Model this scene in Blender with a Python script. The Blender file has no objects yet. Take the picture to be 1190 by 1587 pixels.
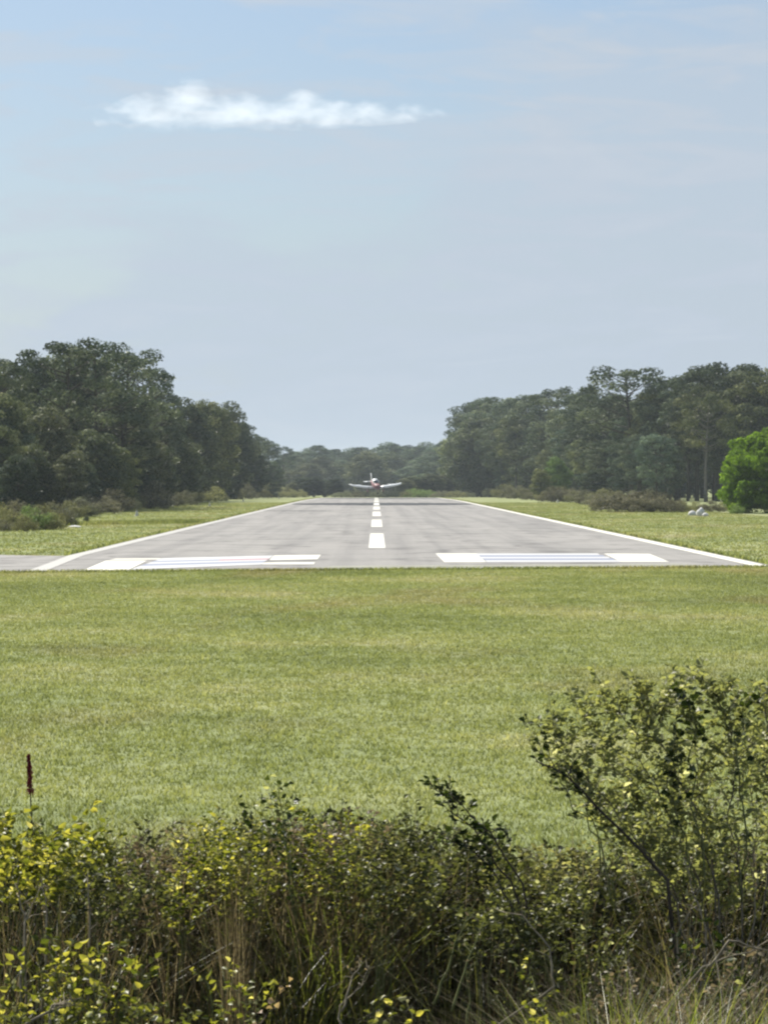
import bpy, math, random
import numpy as np
from mathutils import Vector, Matrix

SEED = 11
rnd = random.Random(SEED)
rng = np.random.default_rng(SEED)
C = bpy.context.scene.collection
R = math.radians

# ------------------------------------------------------------------ camera constants
EYE = 2.6          # metres above the runway
FPX = 5000.0       # focal length in photograph pixels
VX, VY = 583.0, 748.0


def P(px, py, Y):
    """point at depth Y seen at photograph pixel (px, py)"""
    return Vector(((px - VX) / FPX * Y, Y, EYE - (py - VY) / FPX * Y))


def XY(px, Y):
    return (px - VX) / FPX * Y


def sstep(a, b, x):
    t = np.clip((x - a) / (b - a), 0, 1)
    return t * t * (3 - 2 * t)


def gz(x, y):
    """height of the land"""
    return float(-0.75 * sstep(420, 840, y))


# ------------------------------------------------------------------ mesh helpers
class MB:
    """collects faces of one mesh, with a random tint per face"""

    def __init__(self):
        self.v, self.q, self.t, self.qt, self.tt = [], [], [], [], []
        self.n = 0

    def add(self, verts, quads=None, tris=None, qt=0.5, tt=0.5):
        verts = np.asarray(verts, dtype=np.float32).reshape(-1, 3)
        if quads is not None and len(quads):
            q = np.asarray(quads, dtype=np.int32).reshape(-1, 4) + self.n
            self.q.append(q)
            self.qt.append(np.broadcast_to(np.asarray(qt, dtype=np.float32), (len(q),)))
        if tris is not None and len(tris):
            t = np.asarray(tris, dtype=np.int32).reshape(-1, 3) + self.n
            self.t.append(t)
            self.tt.append(np.broadcast_to(np.asarray(tt, dtype=np.float32), (len(t),)))
        self.v.append(verts)
        self.n += len(verts)

    def mesh(self, name, smooth=False):
        me = bpy.data.meshes.new(name)
        v = np.concatenate(self.v) if self.v else np.zeros((0, 3), np.float32)
        q = np.concatenate(self.q) if self.q else np.zeros((0, 4), np.int32)
        t = np.concatenate(self.t) if self.t else np.zeros((0, 3), np.int32)
        me.vertices.add(len(v))
        me.vertices.foreach_set('co', v.ravel())
        loops = np.concatenate([q.ravel(), t.ravel()]).astype(np.int32)
        me.loops.add(len(loops))
        me.loops.foreach_set('vertex_index', loops)
        nf = len(q) + len(t)
        me.polygons.add(nf)
        starts = np.concatenate([np.arange(len(q)) * 4, len(q) * 4 + np.arange(len(t)) * 3]).astype(np.int32)
        me.polygons.foreach_set('loop_start', starts)
        if smooth:
            me.polygons.foreach_set('use_smooth', np.ones(nf, dtype=bool))
        tint = np.concatenate(self.qt + self.tt) if nf else np.zeros(0)
        a = me.attributes.new('tint', 'FLOAT', 'FACE')
        a.data.foreach_set('value', tint.astype(np.float32))
        me.update(calc_edges=True)
        me.validate()
        return me

    def build(self, name, mat, parent=None, loc=(0, 0, 0), smooth=False):
        me = self.mesh(name, smooth)
        me.materials.append(mat)
        o = bpy.data.objects.new(name, me)
        C.objects.link(o)
        o.location = loc
        if parent is not None:
            o.parent = parent
        return o

    # shapes
    def tube(self, pts, rad, k=6, tint=0.5, cap=True):
        pts = np.asarray([tuple(p) for p in pts], dtype=np.float64)
        rad = np.asarray(rad, dtype=np.float64)
        d = np.gradient(pts, axis=0)
        d /= np.linalg.norm(d, axis=1)[:, None] + 1e-9
        up = np.array([0.0, 0, 1]) if abs(d[0][2]) < 0.9 else np.array([1.0, 0, 0])
        a = np.cross(d, up)
        a /= np.linalg.norm(a, axis=1)[:, None] + 1e-9
        b = np.cross(d, a)
        th = np.arange(k) / k * 2 * np.pi
        ring = pts[:, None] + rad[:, None, None] * (np.cos(th)[None, :, None] * a[:, None] + np.sin(th)[None, :, None] * b[:, None])
        n = len(pts)
        quads = []
        for i in range(n - 1):
            for j in range(k):
                quads.append((i * k + j, i * k + (j + 1) % k, (i + 1) * k + (j + 1) % k, (i + 1) * k + j))
        vv = ring.reshape(-1, 3)
        tris = []
        if cap:
            vv = np.vstack([vv, pts[0], pts[-1]])
            for j in range(k):
                tris.append((n * k, (j + 1) % k, j))
                tris.append((n * k + 1, (n - 1) * k + j, (n - 1) * k + (j + 1) % k))
        self.add(vv, quads, tris, tint, tint)

    def loft(self, rings, cap=True, tint=0.5):
        k = len(rings[0]); n = len(rings)
        vv = np.asarray(rings, dtype=np.float64).reshape(-1, 3)
        quads = [(i * k + j, i * k + (j + 1) % k, (i + 1) * k + (j + 1) % k, (i + 1) * k + j) for i in range(n - 1) for j in range(k)]
        tris = []
        if cap:
            c0 = vv[:k].mean(0); c1 = vv[-k:].mean(0)
            vv = np.vstack([vv, c0, c1])
            for j in range(k):
                tris.append((n * k, (j + 1) % k, j))
                tris.append((n * k + 1, (n - 1) * k + j, (n - 1) * k + (j + 1) % k))
        self.add(vv, quads, tris, tint, tint)

    def box(self, lo, hi, tint=0.5):
        x0, y0, z0 = lo; x1, y1, z1 = hi
        v = [(x0, y0, z0), (x1, y0, z0), (x1, y1, z0), (x0, y1, z0), (x0, y0, z1), (x1, y0, z1), (x1, y1, z1), (x0, y1, z1)]
        self.add(v, [(0, 3, 2, 1), (4, 5, 6, 7), (0, 1, 5, 4), (1, 2, 6, 5), (2, 3, 7, 6), (3, 0, 4, 7)], qt=tint)

    def cards(self, pos, nrm, size, asp=1.0, tint=None, r=None):
        """many small leaf-sized faces, bent quads with uneven outline"""
        r = r or rng
        n = len(pos)
        nrm = nrm / (np.linalg.norm(nrm, axis=1)[:, None] + 1e-9)
        t = r.normal(size=(n, 3))
        u = np.cross(nrm, t); u /= np.linalg.norm(u, axis=1)[:, None] + 1e-9
        w = np.cross(nrm, u)
        s = (size if np.ndim(size) else np.full(n, size))[:, None]
        j = r.uniform(0.55, 1.15, size=(n, 4, 1))
        v = np.stack([pos - u * s * j[:, 0], pos - w * s * asp * j[:, 1], pos + u * s * j[:, 2], pos + w * s * asp * j[:, 3]], 1)
        v += nrm[:, None] * s[:, None] * r.uniform(-0.35, 0.35, size=(n, 4, 1))
        idx = np.arange(n * 4).reshape(n, 4)
        self.add(v.reshape(-1, 3), idx, qt=(r.random(n) if tint is None else tint))

    def leaves(self, pos, dirv, nrm, ln, wd, tint, fold=0.25):
        """true leaf shapes: pointed oval folded along the midrib"""
        n = len(pos)
        d = dirv / (np.linalg.norm(dirv, axis=1)[:, None] + 1e-9)
        s = np.cross(d, nrm); s /= np.linalg.norm(s, axis=1)[:, None] + 1e-9
        u = np.cross(s, d)
        L = np.asarray(ln).reshape(-1, 1) * np.ones((n, 1)); W = np.asarray(wd).reshape(-1, 1) * np.ones((n, 1))
        def pt(a, b, c):
            return pos + d * L * a + s * W * b + u * W * c - u * L * 0.25 * a * a
        v = np.stack([pt(0, 0, 0), pt(.32, -.5, fold), pt(.32, .5, fold), pt(.72, -.36, fold), pt(.72, .36, fold), pt(1, 0, 0), pt(.34, 0, 0), pt(.72, 0, 0)], 1)
        b = (np.arange(n) * 8)[:, None]
        tr = np.concatenate([b + np.array([[0, 1, 6]]), b + np.array([[0, 6, 2]]), b + np.array([[3, 5, 7]]), b + np.array([[7, 5, 4]])])
        qd = np.concatenate([b + np.array([[1, 3, 7, 6]]), b + np.array([[6, 7, 4, 2]])])
        self.add(v.reshape(-1, 3), qd, tr, np.tile(tint, 2), np.tile(tint, 4))

    def blades(self, pos, h, lean, az, wd, tint, seg=4):
        """curved grass blades"""
        n = len(pos)
        h = np.asarray(h) * np.ones(n); lean = np.asarray(lean) * np.ones(n); wd = np.asarray(wd) * np.ones(n)
        dx, dy = np.cos(az), np.sin(az)
        fa = az + rng.uniform(0.6, 2.5, n)
        sx, sy = np.cos(fa), np.sin(fa)
        vs = []
        for i in range(seg + 1):
            t = i / seg
            off = lean * h * t ** 2
            z = h * t * (1 - 0.35 * np.minimum(lean, 1.4) * t)
            c = pos + np.stack([dx * off, dy * off, z], 1)
            w = wd * (1 - t ** 1.5 * 0.93) * 0.5
            sd = np.stack([sx * w, sy * w, 0 * w], 1)
            vs += [c - sd, c + sd]
        k = 2 * (seg + 1)
        v = np.stack(vs, 1).reshape(-1, 3)
        b = (np.arange(n) * k)[:, None]
        qd = np.concatenate([b + np.array([[2 * i, 2 * i + 1, 2 * i + 3, 2 * i + 2]]) for i in range(seg)])
        self.add(v, qd, qt=np.tile(tint, seg))


def empty(name, loc=(0, 0, 0), rz=0.0):
    o = bpy.data.objects.new(name, None)
    C.objects.link(o)
    o.location = loc
    o.rotation_euler = (0, 0, rz)
    o.empty_display_size = 0.3
    return o


def tag(o, label=None, cat=None, group=None, kind=None):
    if label: o['label'] = label
    if cat: o['category'] = cat
    if group: o['group'] = group
    if kind: o['kind'] = kind
    return o


def copy_tree(root, loc, rz, sc, color=None):
    """a copy of a thing with copies of its parts and their sub-parts"""
    def cp(o, parent):
        c = o.copy()
        C.objects.link(c)
        if parent is not None:
            c.parent = parent
        for ch in o.children:
            cp(ch, c)
        return c
    r = cp(root, None)
    place(r, loc, rz, sc, color)
    return r


def place(r, loc, rz, sc, color=None):
    r.location = loc
    r.rotation_euler = (0, 0, rz)
    r.scale = sc if not isinstance(sc, (int, float)) else (sc, sc, sc)
    if color is not None:
        for ch in r.children:
            if 'crown' in ch.name or 'foliage' in ch.name:
                ch.color = (*color, 1)


# ------------------------------------------------------------------ material helpers
def new_mat(name):
    m = bpy.data.materials.new(name)
    m.use_nodes = True
    nt = m.node_tree
    nt.nodes.clear()
    return m, nt


def N(nt, t, **kw):
    n = nt.nodes.new(t)
    for k, v in kw.items():
        if k.startswith('i_'):
            key = k[2:]
            key = int(key) if key.isdigit() else key.replace('_', ' ')
            n.inputs[key].default_value = v
        else:
            setattr(n, k, v)
    return n


def L(nt, a, ao, b, bi):
    nt.links.new(a.outputs[ao], b.inputs[bi])


def ramp(nt, stops, interp='LINEAR'):
    n = nt.nodes.new('ShaderNodeValToRGB')
    cr = n.color_ramp
    cr.interpolation = interp
    while len(cr.elements) < len(stops):
        cr.elements.new(0.5)
    for e, (p, c) in zip(cr.elements, stops):
        e.position = p
        e.color = (*c, 1) if len(c) == 3 else c
    return n


def mixc(nt, mode='MIX', fac=0.5):
    n = nt.nodes.new('ShaderNodeMix')
    n.data_type = 'RGBA'
    n.blend_type = mode
    n.inputs[0].default_value = fac
    return n     # inputs 6,7  output 2


def leaf_mat(name, stops, trans=0.35, gloss=0.08, rough=0.4, use_obj=False, tr_tint=(1.25, 1.2, 0.6)):
    m, nt = new_mat(name)
    at = N(nt, 'ShaderNodeAttribute', attribute_name='tint')
    rp = ramp(nt, stops)
    L(nt, at, 'Fac', rp, 0)
    col = (rp, 0)
    if use_obj:
        oi = N(nt, 'ShaderNodeObjectInfo')
        mx = mixc(nt, 'MULTIPLY', 1.0)
        L(nt, rp, 0, mx, 6); L(nt, oi, 'Color', mx, 7)
        hs = N(nt, 'ShaderNodeHueSaturation')
        mr = N(nt, 'ShaderNodeMapRange', i_3=0.75, i_4=1.25)
        L(nt, oi, 'Random', mr, 0); L(nt, mr, 0, hs, 'Value')
        L(nt, mx, 2, hs, 'Color')
        col = (hs, 0)
    df = N(nt, 'ShaderNodeBsdfDiffuse')
    tl = N(nt, 'ShaderNodeBsdfTranslucent')
    tm = mixc(nt, 'MULTIPLY', 1.0)
    L(nt, col[0], col[1], tm, 6); tm.inputs[7].default_value = (*tr_tint, 1)
    L(nt, col[0], col[1], df, 0); L(nt, tm, 2, tl, 0)
    ms = N(nt, 'ShaderNodeMixShader', i_0=trans)
    L(nt, df, 0, ms, 1); L(nt, tl, 0, ms, 2)
    gl = N(nt, 'ShaderNodeBsdfGlossy', i_Roughness=max(rough, .45))
    gl.inputs['Color'].default_value = (1, 1, 1, 1)
    fr = N(nt, 'ShaderNodeLayerWeight', i_Blend=0.25)
    mm = N(nt, 'ShaderNodeMath', operation='MULTIPLY', i_1=gloss * 0.7)
    L(nt, fr, 'Fresnel', mm, 0)
    m2 = N(nt, 'ShaderNodeMixShader')
    L(nt, mm, 0, m2, 0); L(nt, ms, 0, m2, 1); L(nt, gl, 0, m2, 2)
    out = N(nt, 'ShaderNodeOutputMaterial')
    L(nt, m2, 0, out, 0)
    return m


def plain(name, col, rough=0.6, metal=0.0, noise=0.12, scale=4.0, coat=0.0):
    m, nt = new_mat(name)
    bs = N(nt, 'ShaderNodeBsdfPrincipled', i_Roughness=rough, i_Metallic=metal)
    if rough >= .7: bs.inputs['Specular IOR Level'].default_value = 0.08
    if coat: bs.inputs['Coat Weight'].default_value = coat
    tc = N(nt, 'ShaderNodeTexCoord')
    nz = N(nt, 'ShaderNodeTexNoise', i_Scale=scale, i_Detail=5.0)
    L(nt, tc, 'Object', nz, 'Vector')
    c = np.array(col)
    rp = ramp(nt, [(0.3, tuple(c * (1 - noise))), (0.7, tuple(np.minimum(c * (1 + noise), 1)))])
    L(nt, nz, 0, rp, 0); L(nt, rp, 0, bs, 'Base Color')
    out = N(nt, 'ShaderNodeOutputMaterial'); L(nt, bs, 0, out, 0)
    return m


def grass_color(nt, soil=False):
    """colour of the mown grass as a function of the place in the world"""
    ge = N(nt, 'ShaderNodeNewGeometry')
    mp = N(nt, 'ShaderNodeMapping'); mp.inputs['Scale'].default_value = (0.16, 0.09, 1)
    L(nt, ge, 'Position', mp, 'Vector')
    n1 = N(nt, 'ShaderNodeTexNoise', i_Scale=1.0, i_Detail=7.0, i_Roughness=0.62)
    L(nt, mp, 0, n1, 'Vector')
    r1 = ramp(nt, [(0.34, (0.158, 0.186, 0.078)), (0.46, (0.195, 0.226, 0.094)), (0.55, (0.230, 0.254, 0.112)), (0.68, (0.300, 0.298, 0.170))])
    L(nt, n1, 0, r1, 0)
    # wide streaks left across the field by the mower
    mp2 = N(nt, 'ShaderNodeMapping'); mp2.inputs['Scale'].default_value = (0.05, 0.5, 1); mp2.inputs['Rotation'].default_value = (0, 0, 0.05)
    L(nt, ge, 'Position', mp2, 'Vector')
    n2 = N(nt, 'ShaderNodeTexNoise', i_Scale=1.0, i_Detail=3.0)
    L(nt, mp2, 0, n2, 'Vector')
    r2 = ramp(nt, [(0.35, (0.92, 0.93, 0.91)), (0.5, (1, 1, 1)), (0.66, (1.08, 1.06, 1.05))])
    L(nt, n2, 0, r2, 0)
    mx = mixc(nt, 'MULTIPLY', 1.0)
    L(nt, r1, 0, mx, 6); L(nt, r2, 0, mx, 7)
    # dry, brownish patches
    mp3 = N(nt, 'ShaderNodeMapping'); mp3.inputs['Scale'].default_value = (0.22, 0.07, 1); mp3.inputs['Location'].default_value = (3.1, 7.7, 0)
    L(nt, ge, 'Position', mp3, 'Vector')
    n3 = N(nt, 'ShaderNodeTexNoise', i_Scale=1.0, i_Detail=4.0)
    L(nt, mp3, 0, n3, 'Vector')
    r3 = ramp(nt, [(0.55, (0, 0, 0)), (0.70, (0.6, 0.6, 0.6))])
    L(nt, n3, 0, r3, 0)
    m3 = mixc(nt)
    L(nt, r3, 0, m3, 0); L(nt, mx, 2, m3, 6); m3.inputs[7].default_value = (0.23, 0.205, 0.11, 1)
    return m3, 2, ge


# ---- materials
def make_ground_mat():
    m, nt = new_mat('mown grass turf')
    gc, go, ge = grass_color(nt)
    fine = N(nt, 'ShaderNodeTexNoise', i_Scale=9.0, i_Detail=6.0, i_Roughness=0.7)
    mp = N(nt, 'ShaderNodeMapping'); mp.inputs['Scale'].default_value = (1, 0.35, 1)
    L(nt, ge, 'Position', mp, 'Vector'); L(nt, mp, 0, fine, 'Vector')
    rf = ramp(nt, [(0.3, (0.62, 0.62, 0.62)), (0.7, (1.18, 1.18, 1.18))])
    L(nt, fine, 0, rf, 0)
    mx = mixc(nt, 'MULTIPLY', 1.0); L(nt, gc, go, mx, 6); L(nt, rf, 0, mx, 7)
    # bare soil where the thicket grows
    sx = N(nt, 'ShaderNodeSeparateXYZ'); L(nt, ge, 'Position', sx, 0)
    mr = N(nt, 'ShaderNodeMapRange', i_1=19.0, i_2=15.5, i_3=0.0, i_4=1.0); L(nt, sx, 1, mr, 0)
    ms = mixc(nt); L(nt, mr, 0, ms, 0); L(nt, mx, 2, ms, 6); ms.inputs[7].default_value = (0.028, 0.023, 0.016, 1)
    bs = N(nt, 'ShaderNodeBsdfPrincipled', i_Roughness=0.95)
    bs.inputs['Specular IOR Level'].default_value = 0.1
    L(nt, ms, 2, bs, 'Base Color')
    bp = N(nt, 'ShaderNodeBump', i_Strength=0.9, i_Distance=0.06)
    L(nt, fine, 0, bp, 'Height'); L(nt, bp, 0, bs, 'Normal')
    out = N(nt, 'ShaderNodeOutputMaterial'); L(nt, bs, 0, out, 0)
    return m


def make_turf_blade_mat():
    m, nt = new_mat('mown grass blades')
    gc, go, ge = grass_color(nt)
    at = N(nt, 'ShaderNodeAttribute', attribute_name='tint')
    rp = ramp(nt, [(0.0, (0.70, 0.72, 0.6)), (0.5, (1.0, 1.0, 1.0)), (0.9, (1.25, 1.2, 1.25)), (1.0, (1.6, 1.5, 1.8))])
    L(nt, at, 'Fac', rp, 0)
    mx = mixc(nt, 'MULTIPLY', 1.0); L(nt, gc, go, mx, 6); L(nt, rp, 0, mx, 7)
    df = N(nt, 'ShaderNodeBsdfDiffuse'); tl = N(nt, 'ShaderNodeBsdfTranslucent')
    L(nt, mx, 2, df, 0)
    tm = mixc(nt, 'MULTIPLY', 1.0); L(nt, mx, 2, tm, 6); tm.inputs[7].default_value = (1.3, 1.25, 0.8, 1)
    L(nt, tm, 2, tl, 0)
    ms = N(nt, 'ShaderNodeMixShader', i_0=0.45); L(nt, df, 0, ms, 1); L(nt, tl, 0, ms, 2)
    out = N(nt, 'ShaderNodeOutputMaterial'); L(nt, ms, 0, out, 0)
    return m


def make_asphalt():
    m, nt = new_mat('old grey asphalt')
    ge = N(nt, 'ShaderNodeNewGeometry')
    mp = N(nt, 'ShaderNodeMapping'); mp.inputs['Scale'].default_value = (0.35, 0.03, 1)
    L(nt, ge, 'Position', mp, 'Vector')
    n1 = N(nt, 'ShaderNodeTexNoise', i_Scale=1.0, i_Detail=6.0, i_Roughness=0.6)
    L(nt, mp, 0, n1, 'Vector')
    r1 = ramp(nt, [(0.3, (0.170, 0.165, 0.156)), (0.5, (0.200, 0.193, 0.182)), (0.7, (0.228, 0.219, 0.205))])
    L(nt, n1, 0, r1, 0)
    # tyre rubber and oil along the wheel paths
    mp2 = N(nt, 'ShaderNodeMapping'); mp2.inputs['Scale'].default_value = (1.1, 0.012, 1); mp2.inputs['Rotation'].default_value = (0, 0, 0.004)
    L(nt, ge, 'Position', mp2, 'Vector')
    n2 = N(nt, 'ShaderNodeTexNoise', i_Scale=1.0, i_Detail=5.0)
    L(nt, mp2, 0, n2, 'Vector')
    r2 = ramp(nt, [(0.36, (0.82, 0.82, 0.83)), (0.54, (1, 1, 1))])
    L(nt, n2, 0, r2, 0)
    mx = mixc(nt, 'MULTIPLY', 1.0); L(nt, r1, 0, mx, 6); L(nt, r2, 0, mx, 7)
    # cracks
    vo = N(nt, 'ShaderNodeTexVoronoi', feature='DISTANCE_TO_EDGE', i_Scale=0.16)
    nd = N(nt, 'ShaderNodeTexNoise', i_Scale=0.5, i_Detail=4.0)
    L(nt, ge, 'Position', nd, 'Vector')
    ma = N(nt, 'ShaderNodeVectorMath', operation='SCALE'); ma.inputs['Scale'].default_value = 4.0
    L(nt, nd, 'Color', ma, 0)
    ad = N(nt, 'ShaderNodeVectorMath', operation='ADD'); L(nt, ge, 'Position', ad, 0); L(nt, ma, 0, ad, 1)
    L(nt, ad, 0, vo, 'Vector')
    rc = ramp(nt, [(0.0, (0.55, 0.55, 0.55)), (0.02, (0.68, 0.68, 0.68)), (0.06, (1, 1, 1))])
    L(nt, vo, 'Distance', rc, 0)
    m2 = mixc(nt, 'MULTIPLY', 1.0); L(nt, mx, 2, m2, 6); L(nt, rc, 0, m2, 7)
    # aggregate
    n4 = N(nt, 'ShaderNodeTexNoise', i_Scale=22.0, i_Detail=3.0)
    L(nt, ge, 'Position', n4, 'Vector')
    r4 = ramp(nt, [(0.3, (0.88, 0.88, 0.88)), (0.7, (1.1, 1.1, 1.1))]); L(nt, n4, 0, r4, 0)
    m4 = mixc(nt, 'MULTIPLY', 1.0); L(nt, m2, 2, m4, 6); L(nt, r4, 0, m4, 7)
    bs = N(nt, 'ShaderNodeBsdfPrincipled', i_Roughness=0.85)
    bs.inputs['Specular IOR Level'].default_value = 0.25
    L(nt, m4, 2, bs, 'Base Color')
    out = N(nt, 'ShaderNodeOutputMaterial'); L(nt, bs, 0, out, 0)
    return m


def paint(name, col, wear=0.35, base=(0.24, 0.235, 0.23)):
    m, nt = new_mat(name)
    ge = N(nt, 'ShaderNodeNewGeometry')
    mp = N(nt, 'ShaderNodeMapping'); mp.inputs['Scale'].default_value = (1, 0.25, 1)
    L(nt, ge, 'Position', mp, 'Vector')
    nz = N(nt, 'ShaderNodeTexNoise', i_Scale=2.2, i_Detail=8.0, i_Roughness=0.7)
    L(nt, mp, 0, nz, 'Vector')
    rp = ramp(nt, [(0.62, (0, 0, 0)), (0.78, (wear,) * 3)]); L(nt, nz, 0, rp, 0)
    mx = mixc(nt); L(nt, rp, 0, mx, 0); mx.inputs[6].default_value = (*col, 1); mx.inputs[7].default_value = (*base, 1)
    bs = N(nt, 'ShaderNodeBsdfPrincipled', i_Roughness=0.7); L(nt, mx, 2, bs, 'Base Color')
    out = N(nt, 'ShaderNodeOutputMaterial'); L(nt, bs, 0, out, 0)
    return m


M = {}
M['ground'] = make_ground_mat()
M['turf'] = make_turf_blade_mat()
M['asphalt'] = make_asphalt()
M['mirage_dark'] = plain('mirage darkened asphalt', (0.045, 0.048, 0.052), 0.95, noise=0.3, scale=0.3)  # the mirage's dark reflection, put into the pavement colour
M['white_paint'] = paint('white runway paint', (0.50, 0.49, 0.43), 0.5)
M['edge_paint'] = paint('worn white edge paint', (0.29, 0.285, 0.265), 0.8)
M['worn_paint'] = paint('worn pale threshold paint', (0.36, 0.365, 0.37), 0.5)
M['blue_paint'] = paint('faded blue paint', (0.14, 0.16, 0.225), 0.3)
M['red_paint'] = paint('faded red paint', (0.25, 0.13, 0.15), 0.3)
M['concrete'] = plain('pale concrete strip', (0.24, 0.24, 0.20), 0.9, noise=0.15, scale=0.8)
M['bark'] = plain('pine bark', (0.07, 0.062, 0.055), 0.95, noise=0.35, scale=3)
M['pale_bark'] = plain('pale bark', (0.15, 0.14, 0.125), 0.95, noise=0.25, scale=3)
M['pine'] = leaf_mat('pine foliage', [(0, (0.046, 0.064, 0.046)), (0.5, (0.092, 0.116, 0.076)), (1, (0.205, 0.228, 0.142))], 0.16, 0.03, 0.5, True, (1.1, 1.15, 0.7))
M['broad'] = leaf_mat('broadleaf foliage', [(0, (0.048, 0.066, 0.044)), (0.5, (0.097, 0.118, 0.074)), (1, (0.21, 0.23, 0.132))], 0.18, 0.04, 0.45, True, (1.15, 1.2, 0.6))
M['brush'] = leaf_mat('verge shrub foliage', [(0, (0.085, 0.096, 0.060)), (0.5, (0.145, 0.160, 0.098)), (1, (0.24, 0.25, 0.16))], 0.25, 0.03, 0.5, True, (1.1, 1.1, 0.8))
M['vivid'] = leaf_mat('bright green foliage', [(0, (0.08, 0.135, 0.016)), (0.6, (0.15, 0.24, 0.028)), (1, (0.27, 0.37, 0.045))], 0.5, 0.04, 0.4, False, (1.15, 1.25, 0.6))
# foreground
M['vine'] = leaf_mat('yellow green vine leaf', [(0, (0.06, 0.08, 0.022)), (0.4, (0.12, 0.14, 0.034)), (0.72, (0.21, 0.22, 0.065)), (0.94, (0.38, 0.37, 0.11)), (1, (0.52, 0.50, 0.28))], 0.5, 0.04, 0.3, False, (1.6, 1.5, 0.55))
M['dark_leaf'] = leaf_mat('dark glossy leaf', [(0, (0.016, 0.026, 0.010)), (0.6, (0.035, 0.05, 0.018)), (0.86, (0.06, 0.085, 0.025)), (0.95, (0.30, 0.30, 0.07)), (1, (0.55, 0.55, 0.4))], 0.3, 0.05, 0.28, False, (1.5, 1.5, 0.5))
M['olive_leaf'] = leaf_mat('small olive leaf', [(0, (0.05, 0.055, 0.028)), (0.5, (0.090, 0.096, 0.046)), (0.88, (0.15, 0.155, 0.065)), (0.985, (0.24, 0.25, 0.10)), (1, (0.50, 0.49, 0.38))], 0.42, 0.03, 0.35, False, (1.3, 1.35, 0.6))
M['shade_leaf'] = leaf_mat('shade darkened bramble leaf', [(0, (0.028, 0.034, 0.018)), (0.5, (0.058, 0.066, 0.034)), (0.9, (0.115, 0.122, 0.058)), (1, (0.20, 0.20, 0.09))], 0.25, 0.03, 0.5, False, (1.4, 1.4, 0.6))  # shade inside the thicket is put into this darker leaf colour
M['shrub_leaf'] = leaf_mat('pale olive shrub leaf', [(0, (0.14, 0.155, 0.085)), (0.5, (0.22, 0.235, 0.12)), (0.9, (0.31, 0.315, 0.15)), (0.99, (0.28, 0.29, 0.12)), (1, (0.55, 0.54, 0.42))], 0.5, 0.03, 0.5, False, (1.3, 1.3, 0.65))
M['dry_leaf'] = leaf_mat('dry weed leaf', [(0, (0.09, 0.078, 0.055)), (0.5, (0.17, 0.145, 0.10)), (0.9, (0.27, 0.23, 0.15)), (1, (0.42, 0.36, 0.26))], 0.35, 0.04, 0.5, False, (1.2, 1.1, 0.8))
M['pink_leaf'] = leaf_mat('pale pink dead leaf', [(0, (0.30, 0.22, 0.15)), (1, (0.55, 0.42, 0.30))], 0.35, 0.05, 0.4)
M['blade'] = leaf_mat('tall grass blade', [(0, (0.035, 0.042, 0.018)), (0.5, (0.065, 0.072, 0.03)), (0.85, (0.13, 0.13, 0.055)), (1, (0.30, 0.27, 0.13))], 0.45, 0.06, 0.4, False, (1.3, 1.3, 0.6))
M['fresh_blade'] = leaf_mat('fresh grass blade', [(0, (0.12, 0.15, 0.04)), (0.6, (0.20, 0.24, 0.06)), (1, (0.30, 0.30, 0.10))], 0.5, 0.06, 0.4, False, (1.3, 1.3, 0.55))
M['dry_blade'] = leaf_mat('dry grass blade', [(0, (0.10, 0.08, 0.05)), (0.6, (0.19, 0.155, 0.095)), (1, (0.36, 0.31, 0.20))], 0.4, 0.04, 0.5, False, (1.1, 1.05, 0.8))
M['stem'] = plain('dark woody stem', (0.060, 0.050, 0.038), 0.8, noise=0.35, scale=20)
M['shrub_stem'] = plain('grey brown shrub twig', (0.13, 0.115, 0.085), 0.8, noise=0.3, scale=20)
M['stem_pale'] = plain('pale dry twig', (0.23, 0.20, 0.14), 0.8, noise=0.3, scale=20)
M['stem_green'] = plain('green stem', (0.12, 0.13, 0.05), 0.7, noise=0.3, scale=20)
M['spike'] = plain('dark red seed spike', (0.22, 0.035, 0.05), 0.8, noise=0.5, scale=60)
M['white_plastic'] = plain('weathered white plastic', (0.50, 0.49, 0.42), 0.6, noise=0.12, scale=6)
M['white_rock'] = plain('white painted stone', (0.55, 0.55, 0.53), 0.85, noise=0.25, scale=5)
M['plane_white'] = plain('white aircraft paint', (0.80, 0.82, 0.80), 0.25, noise=0.03, scale=1, coat=0.4)
M['plane_red'] = plain('dark red aircraft paint', (0.14, 0.035, 0.04), 0.6, noise=0.05, scale=1, coat=0.1)
M['glass'] = plain('dark windscreen glass', (0.03, 0.035, 0.04), 0.08, noise=0.05)
M['rubber'] = plain('black rubber', (0.02, 0.02, 0.02), 0.8)
M['metal'] = plain('dull metal', (0.12, 0.12, 0.12), 0.6, metal=0.3)

# ------------------------------------------------------------------ ground, runway, markings
ys = np.concatenate([np.arange(-150, 0, 30), np.arange(0, 20, 2), np.arange(20, 420, 20), np.arange(420, 860, 15), np.arange(860, 1400, 60), [1500, 1700, 2000, 2400]])
xs = np.concatenate([[-1200, -800, -500, -300], np.arange(-200, 201, 20), [300, 500, 800, 1200]])


def sheet(name, xs, ys, dz, mat, xfun=None, jitter=None):
    mb = MB()
    v = []
    for y in ys:
        for i, x in enumerate(xs):
            xx = xfun(i, x, y) if xfun else x
            v.append((xx, y, gz(xx, y) + dz))
    nx, ny = len(xs), len(ys)
    q = [(j * nx + i, j * nx + i + 1, (j + 1) * nx + i + 1, (j + 1) * nx + i) for j in range(ny - 1) for i in range(nx - 1)]
    mb.add(v, q)
    return mb.build(name, mat)


tag(sheet('ground', xs, ys, 0.0, M['ground']), kind='structure')


def end_y(x):
    """near end of the pavement, slightly askew"""
    return 96.0 + x * 0.26


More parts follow.
